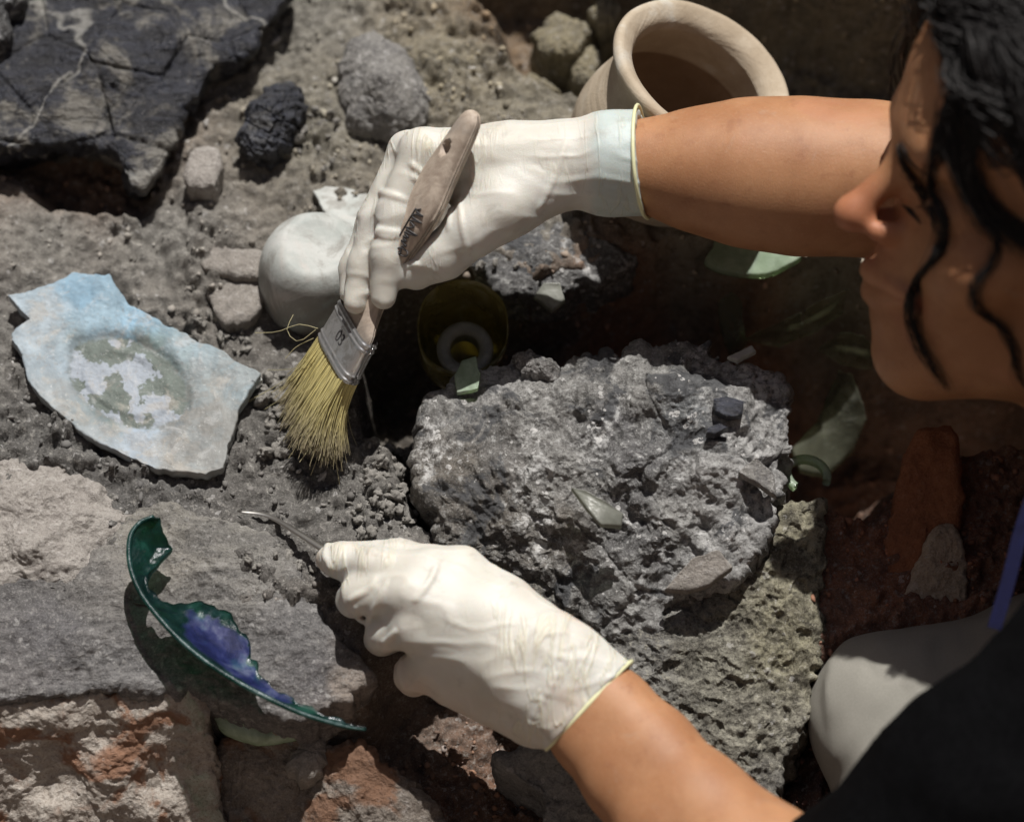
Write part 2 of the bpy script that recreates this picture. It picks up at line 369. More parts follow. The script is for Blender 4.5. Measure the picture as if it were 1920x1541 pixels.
def mat_crumb():
    m = NM('crumb'); m.P(Base_Color=m.attr('tint'), Roughness=0.95); return m.m
M['crumb'] = mat_crumb()
def mat_simple(name, col, rough=0.6, var=0.15, sc=120, bump=0.3, bdist=0.0006, metal=0.0, **k):
    m = NM(name); n = m.noise(sc, 5, 0.6); c2 = tuple(q * (1 - var) for q in col); c1 = tuple(min(1, q * (1 + var)) for q in col)
    m.P(Base_Color=m.mix(m.ramp(n, 0.3, 0.7), c2, c1), Roughness=rough, Metallic=metal, Normal=m.bump(m.noise(sc * 3, 4, 0.6), bump, bdist), **k); return m.m
def mat_glove():
    m = NM('latex'); n = m.noise(30, 4, 0.6); f = m.noise(1500, 3, 0.6); wr = m.noise(70, 4, 0.6, 1.2, stretch=(1, 2.2, 1))
    c = m.mix(m.ramp(n, 0.35, 0.7), (0.57, 0.55, 0.495), (0.62, 0.61, 0.57))
    c = m.mix(m.ramp(m.noise(18, 3, 0.5), 0.58, 0.75, 0, 0.45), c, (0.58, 0.44, 0.36))
    c = m.mix(1.0, c, m.attr('tint'), 'MULTIPLY')
    ln = m.noise(26, 3, 0.55, 0.6, stretch=(4.2, 0.75, 0.9), rot=(0, 0, 0.12)); ln = m.ramp(m.math('ABSOLUTE', m.math('SUBTRACT', ln, 0.5)), 0.0, 0.05, 1, 0)
    ln = m.math('MULTIPLY', ln, m.ramp(m.noise(14, 2, 0.5), 0.46, 0.62)); nb = m.bump(wr, 0.10, 0.002); nb = m.bump(ln, 0.35, 0.0022, nb); nb = m.bump(f, 0.3, 0.0006, nb)
    c = m.mix(m.math('MULTIPLY', ln, 0.35), c, (0.60, 0.57, 0.40)); c = m.mix(m.ramp(m.noise(55, 6, 0.7, 0.4), 0.54, 0.70, 0, 0.4), c, (0.34, 0.31, 0.27))
    m.P(Base_Color=c, Roughness=0.5, Normal=nb, Subsurface_Weight=0.4, Subsurface_Scale=0.008)
    m.b.inputs['Subsurface Radius'].default_value = (1.0, 0.55, 0.35); return m.m
def mat_skin():
    m = NM('skin'); n = m.noise(28, 4, 0.6); f = m.noise(850, 4, 0.65); fr = m.voro(75)
    c = m.mix(m.ramp(n, 0.35, 0.7), (0.33, 0.155, 0.075), (0.42, 0.215, 0.11))
    c = m.mix(m.ramp(f, 0.5, 0.72, 0, 0.3), c, (0.52, 0.31, 0.19))
    c = m.mix(m.ramp(m.noise(110, 5, 0.65), 0.44, 0.32, 0, 0.35), c, (0.25, 0.10, 0.05)); c = m.mix(m.ramp(m.noise(20, 5, 0.6, 0.5), 0.56, 0.70, 0, 0.4), c, (0.44, 0.20, 0.12))
    c = m.mix(m.ramp(fr, 0.035, 0.0, 0, 0.5), c, (0.20, 0.08, 0.04)); c = m.mix(m.ramp(m.noise(60, 6, 0.7, 0.6), 0.60, 0.72, 0, 0.22), c, (0.36, 0.31, 0.26))
    c = m.mix(1.0, c, m.attr('tint'), 'MULTIPLY')
    m.P(Base_Color=c, Roughness=0.5, Normal=m.bump(m.noise(1500, 3, 0.6), 0.3, 0.0006, m.bump(f, 0.22, 0.0007)), Subsurface_Weight=0.22, Subsurface_Scale=0.007)
    m.b.inputs['Subsurface Radius'].default_value = (1.0, 0.4, 0.2); m.b.inputs['Specular IOR Level'].default_value = 0.35; return m.m
M['glove'] = mat_glove(); M['skin'] = mat_skin()
M['glove_cuff'] = mat_simple('latex_cuff', (0.60, 0.635, 0.60), 0.4, 0.08, 40, 0.3, 0.001)
M['glove_rim'] = mat_simple('latex_rim', (0.72, 0.72, 0.45), 0.4, 0.06, 60)
M['lip'] = mat_simple('lip', (0.40, 0.16, 0.12), 0.4, 0.1, 200)
M['hair'] = mat_simple('hair', (0.010, 0.008, 0.008), 0.6, 0.4, 300, 0.5, 0.001)
M['black_cloth'] = mat_simple('black_cloth', (0.0035, 0.0035, 0.004), 0.95, 0.3, 400, 0.4, 0.0008, Specular_IOR_Level=0.03)
M['pale_cloth'] = mat_simple('pale_cloth', (0.27, 0.26, 0.23), 0.85, 0.05, 900, 0.4, 0.0006)
M['lanyard'] = mat_simple('lanyard', (0.003, 0.004, 0.04), 0.6, 0.2, 300)
M['wood'] = None
def mat_wood():
    m = NM('brush_wood'); n = m.noise(55, 6, 0.62, 0.5, stretch=(3.0, 3.0, 0.35)); d = m.noise(45, 5, 0.6)
    c = m.mix(m.ramp(n, 0.35, 0.68), (0.36, 0.29, 0.235), (0.51, 0.43, 0.355)); c = m.mix(m.ramp(d, 0.52, 0.68, 0, 0.6), c, (0.30, 0.265, 0.235))
    m.P(Base_Color=c, Roughness=0.6, Normal=m.bump(m.noise(260, 5, 0.65, stretch=(2, 2, 0.3)), 0.4, 0.0008)); return m.m
M['wood'] = mat_wood()
M['bare_wood'] = mat_simple('bare_wood', (0.68, 0.50, 0.38), 0.6, 0.08, 90)
def mat_metal():
    m = NM('ferrule_metal'); d = m.noise(120, 6, 0.65, 0.4); c = m.mix(m.ramp(d, 0.45, 0.68), (0.60, 0.60, 0.61), (0.33, 0.32, 0.31))
    m.P(Base_Color=c, Metallic=0.85, Roughness=m.ramp(d, 0.4, 0.7, 0.34, 0.6), Normal=m.bump(m.noise(400, 4), 0.25, 0.0005)); return m.m
M['metal'] = mat_metal(); M['ink'] = mat_simple('ink', (0.05, 0.048, 0.05), 0.6)
M['steel'] = mat_simple('steel', (0.62, 0.60, 0.57), 0.33, 0.05, 100, 0.05, 0.0002, metal=1.0)
def mat_bristle():
    m = NM('bristle'); m.P(Base_Color=m.mix(m.ramp(m.noise(500, 2), 0.3, 0.7, 0, 0.35), m.attr('tint'), (0.62, 0.56, 0.30)), Roughness=0.5); return m.m
M['bristle'] = mat_bristle()
def mat_clay():
    m = NM('pot_clay'); n = m.noise(38, 6, 0.62, 0.4); sp = m.noise(500, 4, 0.6); rings = m.noise(120, 4, 0.6, stretch=(0.05, 0.05, 1.4))
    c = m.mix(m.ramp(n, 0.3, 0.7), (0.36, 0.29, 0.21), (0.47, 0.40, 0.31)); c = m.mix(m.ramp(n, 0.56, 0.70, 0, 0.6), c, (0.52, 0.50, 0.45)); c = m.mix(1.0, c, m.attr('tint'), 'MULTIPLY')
    c = m.mix(m.ramp(sp, 0.62, 0.72, 0, 0.4), c, (0.24, 0.19, 0.14))
    nb = m.bump(rings, 0.4, 0.002); m.P(Base_Color=c, Roughness=0.85, Normal=m.bump(sp, 0.35, 0.0008, nb)); return m.m
M['clay'] = mat_clay()
def mat_pale_sherd():
    m = NM('pale_glaze'); n = m.noise(70, 7, 0.68, 0.6); f = m.noise(420, 5, 0.7); st = m.noise(110, 5, 0.6, 0.4, stretch=(0.35, 1.3, 1), rot=(0, 0, -0.5)); cc = m.attr('tint')
    c = m.mix(m.ramp(n, 0.54, 0.66, 0, 0.35), cc, (0.48, 0.49, 0.50)); c = m.mix(m.ramp(st, 0.52, 0.42, 0, 0.0), c, (0.30, 0.28, 0.25))
    c = m.mix(m.ramp(m.noise(48, 6, 0.7, 0.4), 0.54, 0.66, 0, 0.5), c, (0.36, 0.33, 0.29))
    c = m.mix(m.ramp(f, 0.58, 0.7, 0, 0.4), c, (0.56, 0.57, 0.57)); c = m.mix(m.ramp(f, 0.44, 0.32, 0, 0.5), c, (0.22, 0.21, 0.20))
    m.P(Base_Color=c, Roughness=0.72, Normal=m.bump(f, 0.35, 0.0008, m.bump(n, 0.3, 0.002))); return m.m
M['sherd'] = mat_pale_sherd()
def mat_chalk():
    m = NM('chalky_glass'); n = m.noise(45, 6, 0.65, 0.4); f = m.noise(330, 5, 0.7); r = m.noise(22, 5, 0.6, 0.8)
    c = m.mix(m.ramp(n, 0.35, 0.65), (0.34, 0.365, 0.35), (0.46, 0.47, 0.455)); c = m.mix(m.ramp(r, 0.54, 0.66, 0, 0.7), c, (0.47, 0.42, 0.39)); c = m.mix(m.ramp(r, 0.44, 0.32, 0, 0.7), c, (0.36, 0.45, 0.48))
    c = m.mix(m.ramp(f, 0.40, 0.30, 0, 0.6), c, (0.26, 0.27, 0.26)); c = m.mix(m.ramp(f, 0.64, 0.74, 0, 0.6), c, (0.52, 0.53, 0.52))
    c = m.mix(m.ramp(m.noise(30, 6, 0.7, 0.8), 0.48, 0.60, 0, 0.75), c, (0.25, 0.24, 0.22))
    m.P(Base_Color=c, Roughness=0.7, Normal=m.bump(f, 0.4, 0.0008)); return m.m
M['chalk'] = mat_chalk()
def mat_glass(name, tint, body, solid=0.45, rough=0.12, film=0.0, dirt=0.3):
    """thin weathered glass: tinted see-through + dusty body + gloss"""
    m = NM(name); t = m.t; tr = t.nodes.new('ShaderNodeBsdfTransparent'); tr.inputs[0].default_value = (*tint, 1)
    n = m.noise(60, 6, 0.65, 0.5); f = m.noise(380, 4, 0.65)
    b = m.mix(m.ramp(n, 0.52, 0.68, 0, dirt), body, (0.42, 0.43, 0.40)) if body is not None else m.mix(m.ramp(n, 0.55, 0.7, 0, dirt), m.attr('tint'), (0.3, 0.36, 0.38))
    rg = rough
    if body is None:
        sx = m.t.nodes.new('ShaderNodeSeparateColor'); m.t.links.new(m.attr('tint'), sx.inputs[0]); rg = m.ramp(sx.outputs[2], 0.06, 0.13, rough, 0.62)
    m.P(Base_Color=b, Roughness=rg, Normal=m.bump(f, 0.3 if body is None else 0.2, 0.0012 if body is None else 0.0006, m.bump(n, 0.15, 0.002)))
    if film:
        m.b.inputs['Thin Film Thickness'].default_value = film; m.b.inputs['Thin Film IOR'].default_value = 1.7; m.b.inputs['Specular IOR Level'].default_value = 0.8
        m.b.inputs['Metallic'].default_value = 0.05
    mx = t.nodes.new('ShaderNodeMixShader'); t.links.new(m.ramp(n, 0.35, 0.75, max(0, solid - 0.15), min(1, solid + 0.25)), mx.inputs[0])
    t.links.new(tr.outputs[0], mx.inputs[1]); t.links.new(m.b.outputs[0], mx.inputs[2]); t.links.new(mx.outputs[0], m.out.inputs[0]); return m.m
M['olive_glass'] = mat_glass('olive_glass', (0.62, 0.56, 0.25), (0.27, 0.24, 0.10), 0.6)
M['green_glass'] = mat_glass('green_glass', (0.70, 0.80, 0.58), (0.42, 0.52, 0.40), 0.6)
M['grey_glass'] = mat_glass('grey_glass', (0.62, 0.62, 0.52), (0.27, 0.28, 0.21), 0.42, 0.25)
M['irid_glass'] = mat_glass('iridescent_glass', (0.10, 0.26, 0.16), None, 0.36, 0.2, 330.0, 0.3)
M['dusty_glass'] = mat_glass('dusty_glass', (0.6, 0.62, 0.5), (0.22, 0.225, 0.20), 0.7, 0.3)
# ------------------------------------------------------------------ the ground
CP = [(-200, -200, 1.5), (0, 0, 1), (300, 0, 1), (600, 0, 1.5), (850, 60, 2), (1000, 200, 2), (950, 330, 1.6), (1000, 450, 1.5), (1150, 450, 1.4), (1300, 460, 1.2), (1500, 490, 1.0), (1700, 480, 0.6),
      (0, 330, 0.2), (0, 450, 0.6), (0, 650, 0.0), (250, 430, 0.3), (430, 420, 0.5), (600, 300, 0.8), (560, 130, 1.4), (700, 250, 0.6), (470, 640, -0.9), (520, 720, -0.5), (300, 530, 0.0), (820, 540, 1.0), (900, 520, 1.3),
      (620, 880, 0.0), (740, 900, 0.3), (500, 900, -0.2), (300, 940, -0.3), (100, 840, -0.2), (400, 1000, 0.0), (600, 1000, 0.2), (760, 1000, 0.2), (1000, 900, 0.3), (1300, 900, 0.3), (1200, 1200, -3.0), (1050, 1120, -2.5), (300, 1200, -0.5), (900, 1250, -1.0), (0, 1300, -1.5), (1960, 1200, 0)]
POLY_PIT = [(700, 600), (790, 560), (940, 520), (990, 575), (1060, 560), (1130, 520), (1250, 492), (1330, 500), (1420, 520), (1560, 490), (1660, 520), (2000, 560), (2000, 760), (1650, 760), (1600, 930), (1450, 930), (1350, 760), (1000, 760), (900, 800), (850, 900), (850, 1000), (800, 985), (765, 900), (745, 850), (690, 825), (672, 740)]
POLY_LOW = [(380, 1290), (560, 1340), (690, 1270), (760, 1180), (900, 1110), (1100, 1040), (1250, 990), (1480, 1000), (1525, 1300), (1500, 1700), (1500, 2300), (-700, 2300), (-700, 1330)]
POLY_RIGHT = [(1530, 880), (1600, 760), (1700, 700), (2300, 640), (2800, 900), (2800, 2300), (1400, 2300), (1500, 1300)]
POLY_HOLE = [(870, -60), (905, 0), (945, 40), (955, 95), (1000, 150), (1050, 175), (1105, 165), (1150, 110), (1200, 60), (1240, -60)]
POLY_BACK = [(1080, 190), (1110, 100), (1180, 30), (1700, 20), (2600, 40), (2600, 380), (1700, 330), (1420, 300), (1200, 260)]
BANK = [(1130, 10), (1300, 40), (1440, 75), (1560, 110), (1750, 150), (2000, 170), (2700, 150), (2700, -900), (1130, -900)]
cp_xy = np.array([G(a, b, c / 100)[:2] for a, b, c in CP]); cp_z = np.array([c / 100 for a, b, c in CP])
def gpoly(p, z=0.0): return np.array([G(a, b, z)[:2] for a, b in p])
PITS = [(gpoly([(60, 560), (200, 535), (300, 620), (450, 705), (400, 860), (300, 865), (180, 805), (80, 715), (60, 640)], 0.0), 0.009, 0.012), (gpoly([(690, 650), (800, 620), (870, 740), (840, 810), (765, 835), (705, 795)], -0.03), 0.03, 0.02), (gpoly([(-80, 250), (240, 270), (290, 330), (275, 400), (200, 398), (150, 385), (100, 388), (40, 330), (-80, 300)], 0.002), 0.028, 0.02), (gpoly(POLY_PIT), 0.062, 0.014), (gpoly(POLY_LOW), 0.075, 0.022), (gpoly(POLY_RIGHT), 0.018, 0.03), (gpoly(POLY_HOLE, 0.015), 0.05, 0.02), (gpoly(POLY_BACK, 0.0), 0.05, 0.03), (gpoly([(1535, 1250), (1640, 1190), (1800, 1160), (2400, 1130), (2800, 1200), (2800, 2300), (1480, 2300)]), 0.045, 0.03)]
BANKP = gpoly(BANK, -0.03)
HOLLOW = gpoly([(1075, 585), (1130, 522), (1250, 494), (1330, 502), (1420, 522), (1560, 492), (1660, 520), (2000, 540), (2300, 600), (2300, 800), (1750, 850), (1640, 960), (1450, 960), (1350, 840), (1100, 800)])
def ground_z(x, y, rough=True):
    x = np.asarray(x, float); y = np.asarray(y, float); sh = x.shape; x = x.ravel(); y = y.ravel()
    P3 = np.stack([x, y, 0 * x], 1); far = np.hypot(x, y); near = sstep(0.9, 0.5, far)
    wob = fbm(P3, 28, 3) * 0.010; wob2 = fbm(P3, 28, 3, off=50) * 0.010
    z = idw(x, y, cp_xy, cp_z, 3.0, 0.02) * near
    for poly, dep, soft in PITS: z = z - dep * sstep(-soft * 0.5, soft * 0.5, poly_sd(x + wob, y + wob2, poly))
    z = z - 0.105 * np.clip((poly_sd(x + wob, y + wob2, HOLLOW)) / 0.036, 0, 1)
    z = z + 0.17 * sstep(-0.015, 0.02, poly_sd(x + wob * 1.5, y + wob2 * 1.5, BANKP))
    z = z + (1.25 + 0.95 * sstep(0.2, -0.8, y)) * sstep(0.98, 1.3, np.hypot(x, (y + 0.24) * 0.92) + wob * 6)       # unseen trench walls, added to block sky fill and bounce warm light
    if rough:
        z = z + fbm(P3, 14, 4) * 0.010 + fbm(P3, 55, 4, ridged=True, off=9) * 0.0048 + fbm(P3, 160, 3) * 0.0034
        crumb = sstep(-0.1, 0.25, fbm(P3, 16, 2, off=31))
        for sc, amp, k in ((75, 0.0062, 5), (150, 0.0036, 9), (300, 0.0016, 15)):
            d1, d2, idn = cells(x + wob * 0.4, y + wob2 * 0.4, sc, k)
            z = z + amp * np.sqrt(np.maximum(0, 1 - (d1 / 0.62) ** 2)) * (idn > 0.45) * (0.25 + idn) * (0.35 + 0.65 * crumb)
    return z.reshape(sh)
def axis_coords(a, b, h, far=40.0):
    c = list(np.arange(a, b + h / 2, h)); st = h; q = c[-1]; out = []
    while q < far: st *= 1.22; q += st; out.append(q)
    st = h; q = c[0]; pre = []
    while q > -far: st *= 1.22; q -= st; pre.append(q)
    return np.array(pre[::-1] + c + out)
gx = axis_coords(-0.33, 0.35, 0.00135); gy = axis_coords(-0.35, 0.41, 0.00135)
GX, GY = np.meshgrid(gx, gy, indexing='ij'); GZ = ground_z(GX, GY)
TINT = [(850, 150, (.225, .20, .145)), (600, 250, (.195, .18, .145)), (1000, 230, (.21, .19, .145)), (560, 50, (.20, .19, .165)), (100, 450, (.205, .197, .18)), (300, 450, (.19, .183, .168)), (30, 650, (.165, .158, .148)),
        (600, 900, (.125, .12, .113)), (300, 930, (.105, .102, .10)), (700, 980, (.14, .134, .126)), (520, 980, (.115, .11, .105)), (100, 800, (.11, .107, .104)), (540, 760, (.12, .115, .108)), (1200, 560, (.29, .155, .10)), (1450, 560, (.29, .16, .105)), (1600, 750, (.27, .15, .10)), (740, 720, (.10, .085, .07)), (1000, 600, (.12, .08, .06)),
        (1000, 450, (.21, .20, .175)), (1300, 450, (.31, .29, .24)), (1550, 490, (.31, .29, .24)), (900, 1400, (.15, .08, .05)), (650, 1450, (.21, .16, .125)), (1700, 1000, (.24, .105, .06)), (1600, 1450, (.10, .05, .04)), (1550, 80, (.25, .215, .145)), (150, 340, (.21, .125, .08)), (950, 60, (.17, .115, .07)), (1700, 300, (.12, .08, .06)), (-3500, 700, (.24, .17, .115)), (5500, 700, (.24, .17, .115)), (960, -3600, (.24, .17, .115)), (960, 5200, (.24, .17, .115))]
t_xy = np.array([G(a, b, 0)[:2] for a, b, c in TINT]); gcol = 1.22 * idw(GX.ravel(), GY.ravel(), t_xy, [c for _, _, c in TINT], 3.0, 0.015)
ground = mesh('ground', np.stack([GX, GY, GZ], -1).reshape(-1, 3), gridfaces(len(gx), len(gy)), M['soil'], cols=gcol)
ground['kind'] = 'structure'
print('ground', len(gx) * len(gy))
from bisect import bisect
def gz1(x, y):
    i = min(max(bisect(gx, x), 0), len(gx) - 1); j = min(max(bisect(gy, y), 0), len(gy) - 1); return GZ[i, j]
# ------------------------------------------------------------------ rocks and sherds built from an outline with its own heights and thickness
def rock(name, outline, top=(), mat=None, drop=0.03, inset=0.1, edge=0.006, dome=0.0, rough=0.004, rs=40, ridg=0.0, blocky=0.0, pit=0.0, nth=260, nr=70, ns=26, jag=0.003, center=None, tints=None, seed=0.0, parent=None, cav=(), paint=None, closed=False, curve=None, sharp=False):
    """outline: (px, py, z cm) seen at that height; top: more (px, py, z cm) inside; side walls drop (m) and draw in by inset"""
    E = np.array([G(a, b, z / 100) for a, b, z in outline])
    if sharp:
        Es = np.vstack([E, E[:1]]); s = np.concatenate([[0], np.cumsum(np.linalg.norm(np.diff(Es, axis=0), axis=1))]); u = np.linspace(0, s[-1], nth, endpoint=False)
        O = np.stack([np.interp(u, s, Es[:, k]) for k in range(3)], 1)
    else: O = spline(E, nth, True)
    c = np.mean(O, axis=0) if center is None else G(center[0], center[1], center[2] / 100)
    rad = O - c; L = np.linalg.norm(rad[:, :2], axis=1)
    O = O + rad / L[:, None] * (fbm(O + seed, 60, 3) * jag * 2.2 + fbm(O + seed, 260, 2) * jag * 0.8)[:, None]
    T = [G(a, b, z / 100) for a, b, z in top]
    cps = np.vstack([O[::max(1, nth // 40)]] + ([np.array(T)] if T else []))
    rr = np.linspace(0, 1, nr) ** 0.75; X = []
    for r in rr:
        p = c + r * (O - c); z = idw(p[:, 0], p[:, 1], cps[:, :2], cps[:, 2], 3.0, 0.008)
        z = z * (1 - r ** 6) + O[:, 2] * r ** 6
        z = z + dome * (1 - r * r) ; e = np.clip((r - 0.0) * L, 0, None); di = L * (1 - r)
        z = z - edge * (1 - np.sqrt(np.clip(1 - np.clip(1 - di / (edge * 1.6 + 1e-6), 0, 1) ** 2, 0, 1)))
        X.append(np.stack([p[:, 0], p[:, 1], z], 1))
    topn = len(X); last = X[-1]
    if closed:
        for t in np.linspace(0, 1, 4)[1:]: X.append(last + np.array([0, 0, -drop * t]) + (rad / L[:, None]) * np.array([1, 1, 0]) * (-inset * 0.004 * t))
        for r in rr[:-1][::-6]: X.append(X[list(rr).index(r)] + np.array([0, 0, -drop]))
    else:
        for t in np.linspace(0, 1, ns)[1:]:
            p = last.copy(); p[:, :2] = c[:2] + (last[:, :2] - c[:2]) * (1 - inset * t ** 1.2); p[:, 2] = last[:, 2] - drop * t; X.append(p)
    X = np.array(X)                                  # rings x theta x 3
    du = np.roll(X, -1, 1) - np.roll(X, 1, 1); dv = np.gradient(X, axis=0); N = np.cross(dv, du); nl = np.linalg.norm(N, axis=2)
    N = N / (nl[..., None] + 1e-12); N[nl < 1e-12] = (0, 0, 1)
    if N[topn // 2, :, 2].mean() < 0: N = -N
    F = X.reshape(-1, 3); n = N.reshape(-1, 3).copy(); n[:nth] = (0, 0, 1); Q = F + seed
    d = fbm(Q, rs, 5, 0.55) * rough
    if ridg: d = d + (fbm(Q, rs * 2.2, 4, 0.55, True) - 0.3) * ridg
    if blocky:
        q1, q2, qi = cells(F[:, 0] * 1.0 + F[:, 2] * 0.6, F[:, 1] + F[:, 2] * 0.4, rs * 0.9, 3 + int(seed)); d = d + (qi - 0.5) * blocky - blocky * 0.9 * sstep(0.09, 0.0, q2 - q1)
    if pit:
        for sc in (95, 190):
            q1, q2, qi = cells(F[:, 0] + F[:, 2] * 0.5, F[:, 1] + F[:, 2] * 0.7, sc, 7); d = d - pit * 90 / sc * (qi > 0.55) * np.sqrt(np.clip(1 - (q1 / 0.5) ** 2, 0, 1))
    for a_, b_, z_, r_, dep_ in cav:
        q0 = G(a_, b_, z_ / 100); d = d - dep_ * np.exp(-(np.linalg.norm(F - q0, axis=1) * (1 + fbm(Q, 70, 3) * 0.9) / (r_ * PX)) ** 4)
    d = d + fbm(Q, rs * 7, 3) * rough * 0.22
    F = F + n * d[:, None]
    if curve is not None: F = curve(F)
    cols = None
    if tints is not None:
        tp = np.array([G(a, b, z / 100) for a, b, z, _ in tints]); cols = idw(F[:, 0] + fbm(Q, 60, 3) * 0.012, F[:, 1] + fbm(Q, 60, 3, off=8) * 0.012, tp[:, :2], [t[3] for t in tints], 3.5, 0.006)
    f = gridfaces(X.shape[0], nth); a = np.arange(X.shape[0] * nth).reshape(X.shape[0], nth)
    seam = np.stack([a[:-1, -1], a[1:, -1], a[1:, 0], a[:-1, 0]], -1); f = np.vstack([f, seam])
    if paint is not None: cols = paint(F, cols)
    return mesh(name, F, f[:, ::-1], mat, parent, cols=cols)
def zl(pts, z): return [(a, b, z) for a, b in pts]

# great charred beam, top corner
o = rock('charred_timber', [(-120, -120, 5), (300, -130, 5), (545, -60, 4.5), (512, 25, 4.5), (470, 92, 4.2), (405, 120, 4.2), (362, 180, 4.0), (330, 245, 3.6), (303, 305, 3.2), (268, 348, 3.0), (238, 332, 3.2), (226, 292, 3.5), (160, 268, 3.8), (60, 262, 4.0), (-120, 250, 4.0)],
         [(200, 100, 5.2), (100, 180, 5.0), (350, 60, 5.2), (30, 40, 4.2)], M['char'], drop=0.05, inset=0.30, edge=0.004, rough=0.005, rs=26, blocky=0.0024, ridg=0.0030, nth=420, nr=150)
tag(o, 'big black charred block with pale dusty cracks in the upper left corner', 'charred block')
o = rock('charcoal_lump', zl([(452, 205), (478, 170), (520, 150), (550, 148), (567, 175), (562, 215), (543, 250), (505, 283), (468, 278), (448, 245)], 3.2), [(515, 195, 4.6), (500, 240, 4.0)], M['charcoal'], drop=0.03, inset=0.25, edge=0.008, dome=0.003, rough=0.004, rs=70, ridg=0.003, blocky=0.002, nth=200, nr=60)
tag(o, 'glossy blue black charcoal lump beside the pale rounded cobble', 'charcoal')
o = rock('rounded_cobble', [(648, 62, 3.5), (690, 40, 3.5), (740, 58, 3.8), (782, 110, 3.6), (808, 160, 3.2), (804, 198, 3.0), (770, 224, 3.0), (720, 233, 3.0), (668, 216, 3.0), (638, 180, 3.0), (630, 120, 3.2)], [(715, 130, 5.2), (720, 180, 4.8)], M['cobble'], drop=0.045, inset=0.42, edge=0.016, dome=0.002, rough=0.0022, rs=45, ridg=0.0012, nth=240, nr=80)
tag(o, 'pale grey rounded cobble flecked with black behind the gloved brush hand', 'stone')
o = rock('pale_stone', zl([(345, 302), (356, 282), (382, 272), (406, 280), (415, 312), (402, 344), (366, 346), (346, 330)], 2.9), [(380, 300, 3.4)], M['pale_stone'], drop=0.035, inset=0.05, edge=0.004, rough=0.002, rs=60, nth=140, nr=40, jag=0.0015)
tag(o, 'small upright whitish stone casting a dark square shadow below the charred block', 'stone')
o = rock('flat_stone', zl([(376, 495), (388, 470), (398, 450), (412, 446), (430, 464), (486, 462), (500, 488), (490, 514), (442, 516), (402, 508)], 1.5), [(440, 485, 1.9)], M['flat_stone'], drop=0.012, inset=0.06, edge=0.003, rough=0.002, rs=60, nth=160, nr=40, jag=0.0015)
tag(o, 'flat pinkish grey stone chip touching the upturned bowl', 'stone', 'flat stone chips beside the bowl')
o = rock('flat_stone', zl([(384, 540), (420, 526), (486, 526), (500, 548), (470, 590), (426, 606), (398, 578)], 0.9), [(440, 560, 1.3)], M['flat_stone'], drop=0.012, inset=0.06, edge=0.003, rough=0.0015, rs=60, nth=160, nr=40, seed=3, jag=0.0015)
tag(o, 'flat wedge shaped stone chip half in the shadow of the upturned bowl', 'stone', 'flat stone chips beside the bowl')
# central rock
CR = [(826, 745, 3.0), (858, 705, 3.0), (900, 690, 3.0), (935, 672, 3.2), (980, 664, 3.4), (1012, 672, 3.4), (1052, 688, 3.4), (1100, 662, 3.8), (1170, 655, 4.0), (1240, 632, 4.4), (1332, 625, 4.4), (1348, 650, 4.3), (1405, 682, 4.0), (1472, 716, 3.4), (1476, 762, 3.2), (1484, 830, 2.8), (1462, 868, 2.6), (1476, 900, 2.4), (1452, 932, 2.4), (1442, 972, 2.2), (1420, 1012, 1.8), (1372, 1070, 1.2), (1300, 1108, 0.6), (1262, 1112, 0.4), (1228, 1185, -0.8), (1150, 1198, -1.0), (1080, 1140, -0.4), (1000, 1075, 0.0), (900, 1040, 0.6), (850, 1012, 1.0), (806, 960, 1.9), (788, 900, 2.4), (780, 830, 2.8)]
gt = (.255, .25, .24); gd = (.12, .118, .122); gl = (.40, .395, .39); br = (.165, .148, .128)
o = rock('conglomerate_rock', CR, [(960, 740, 4.2), (1100, 740, 4.8), (1250, 720, 5.2), (1380, 760, 4.6), (900, 790, 3.6), (850, 880, 3.3), (930, 870, 3.8), (1050, 850, 4.4), (1200, 850, 4.5), (1350, 860, 4.0), (950, 960, 2.2), (860, 960, 2.4), (1080, 960, 3.0), (1230, 960, 3.2), (1340, 980, 2.8), (1050, 1040, 1.2), (1180, 1060, 1.8), (1290, 1050, 1.6)],
         M['grey_rock'], drop=0.15, inset=0.08, edge=0.004, rough=0.0110, rs=20, ridg=0.0055, blocky=0.0014, nth=560, nr=230, ns=40, jag=0.004, center=(1130, 870, 4), cav=[(1195, 905, 4.2, 34, 0.008), (1320, 992, 2.8, 30, 0.010), (1270, 865, 4.2, 16, 0.006), (1180, 985, 2.6, 36, 0.006), (1425, 960, 2.6, 22, 0.008), (1400, 820, 4.0, 14, 0.004), (960, 830, 3.5, 24, 0.004), (1290, 1150, 0, 26, 0.008)],
         tints=[(850, 760, 3, gt), (900, 700, 3, gl), (1000, 780, 4, gt), (1100, 720, 4, gt), (1300, 660, 4.5, (.24, .235, .22)), (1200, 740, 4.5, gt), (1150, 790, 4.5, gd), (1290, 800, 4, (.15, .16, .17)), (1400, 780, 4, gl), (1200, 890, 4, gd), (1330, 900, 3, gl), (1260, 960, 3, gt), (1240, 1010, 2, gd), (1300, 1060, 1, gl), (850, 900, 2, br), (940, 980, 1, br), (1050, 1010, 1, br), (1100, 930, 3, gt), (1440, 900, 2, gl), (1150, 1130, 0, gt), (1040, 880, 4, gt), (960, 850, 3.5, (.2, .19, .18)), (1180, 1000, 2, gd)])
tag(o, 'big lumpy grey rock with glass bits embedded in it at the centre', 'rock')
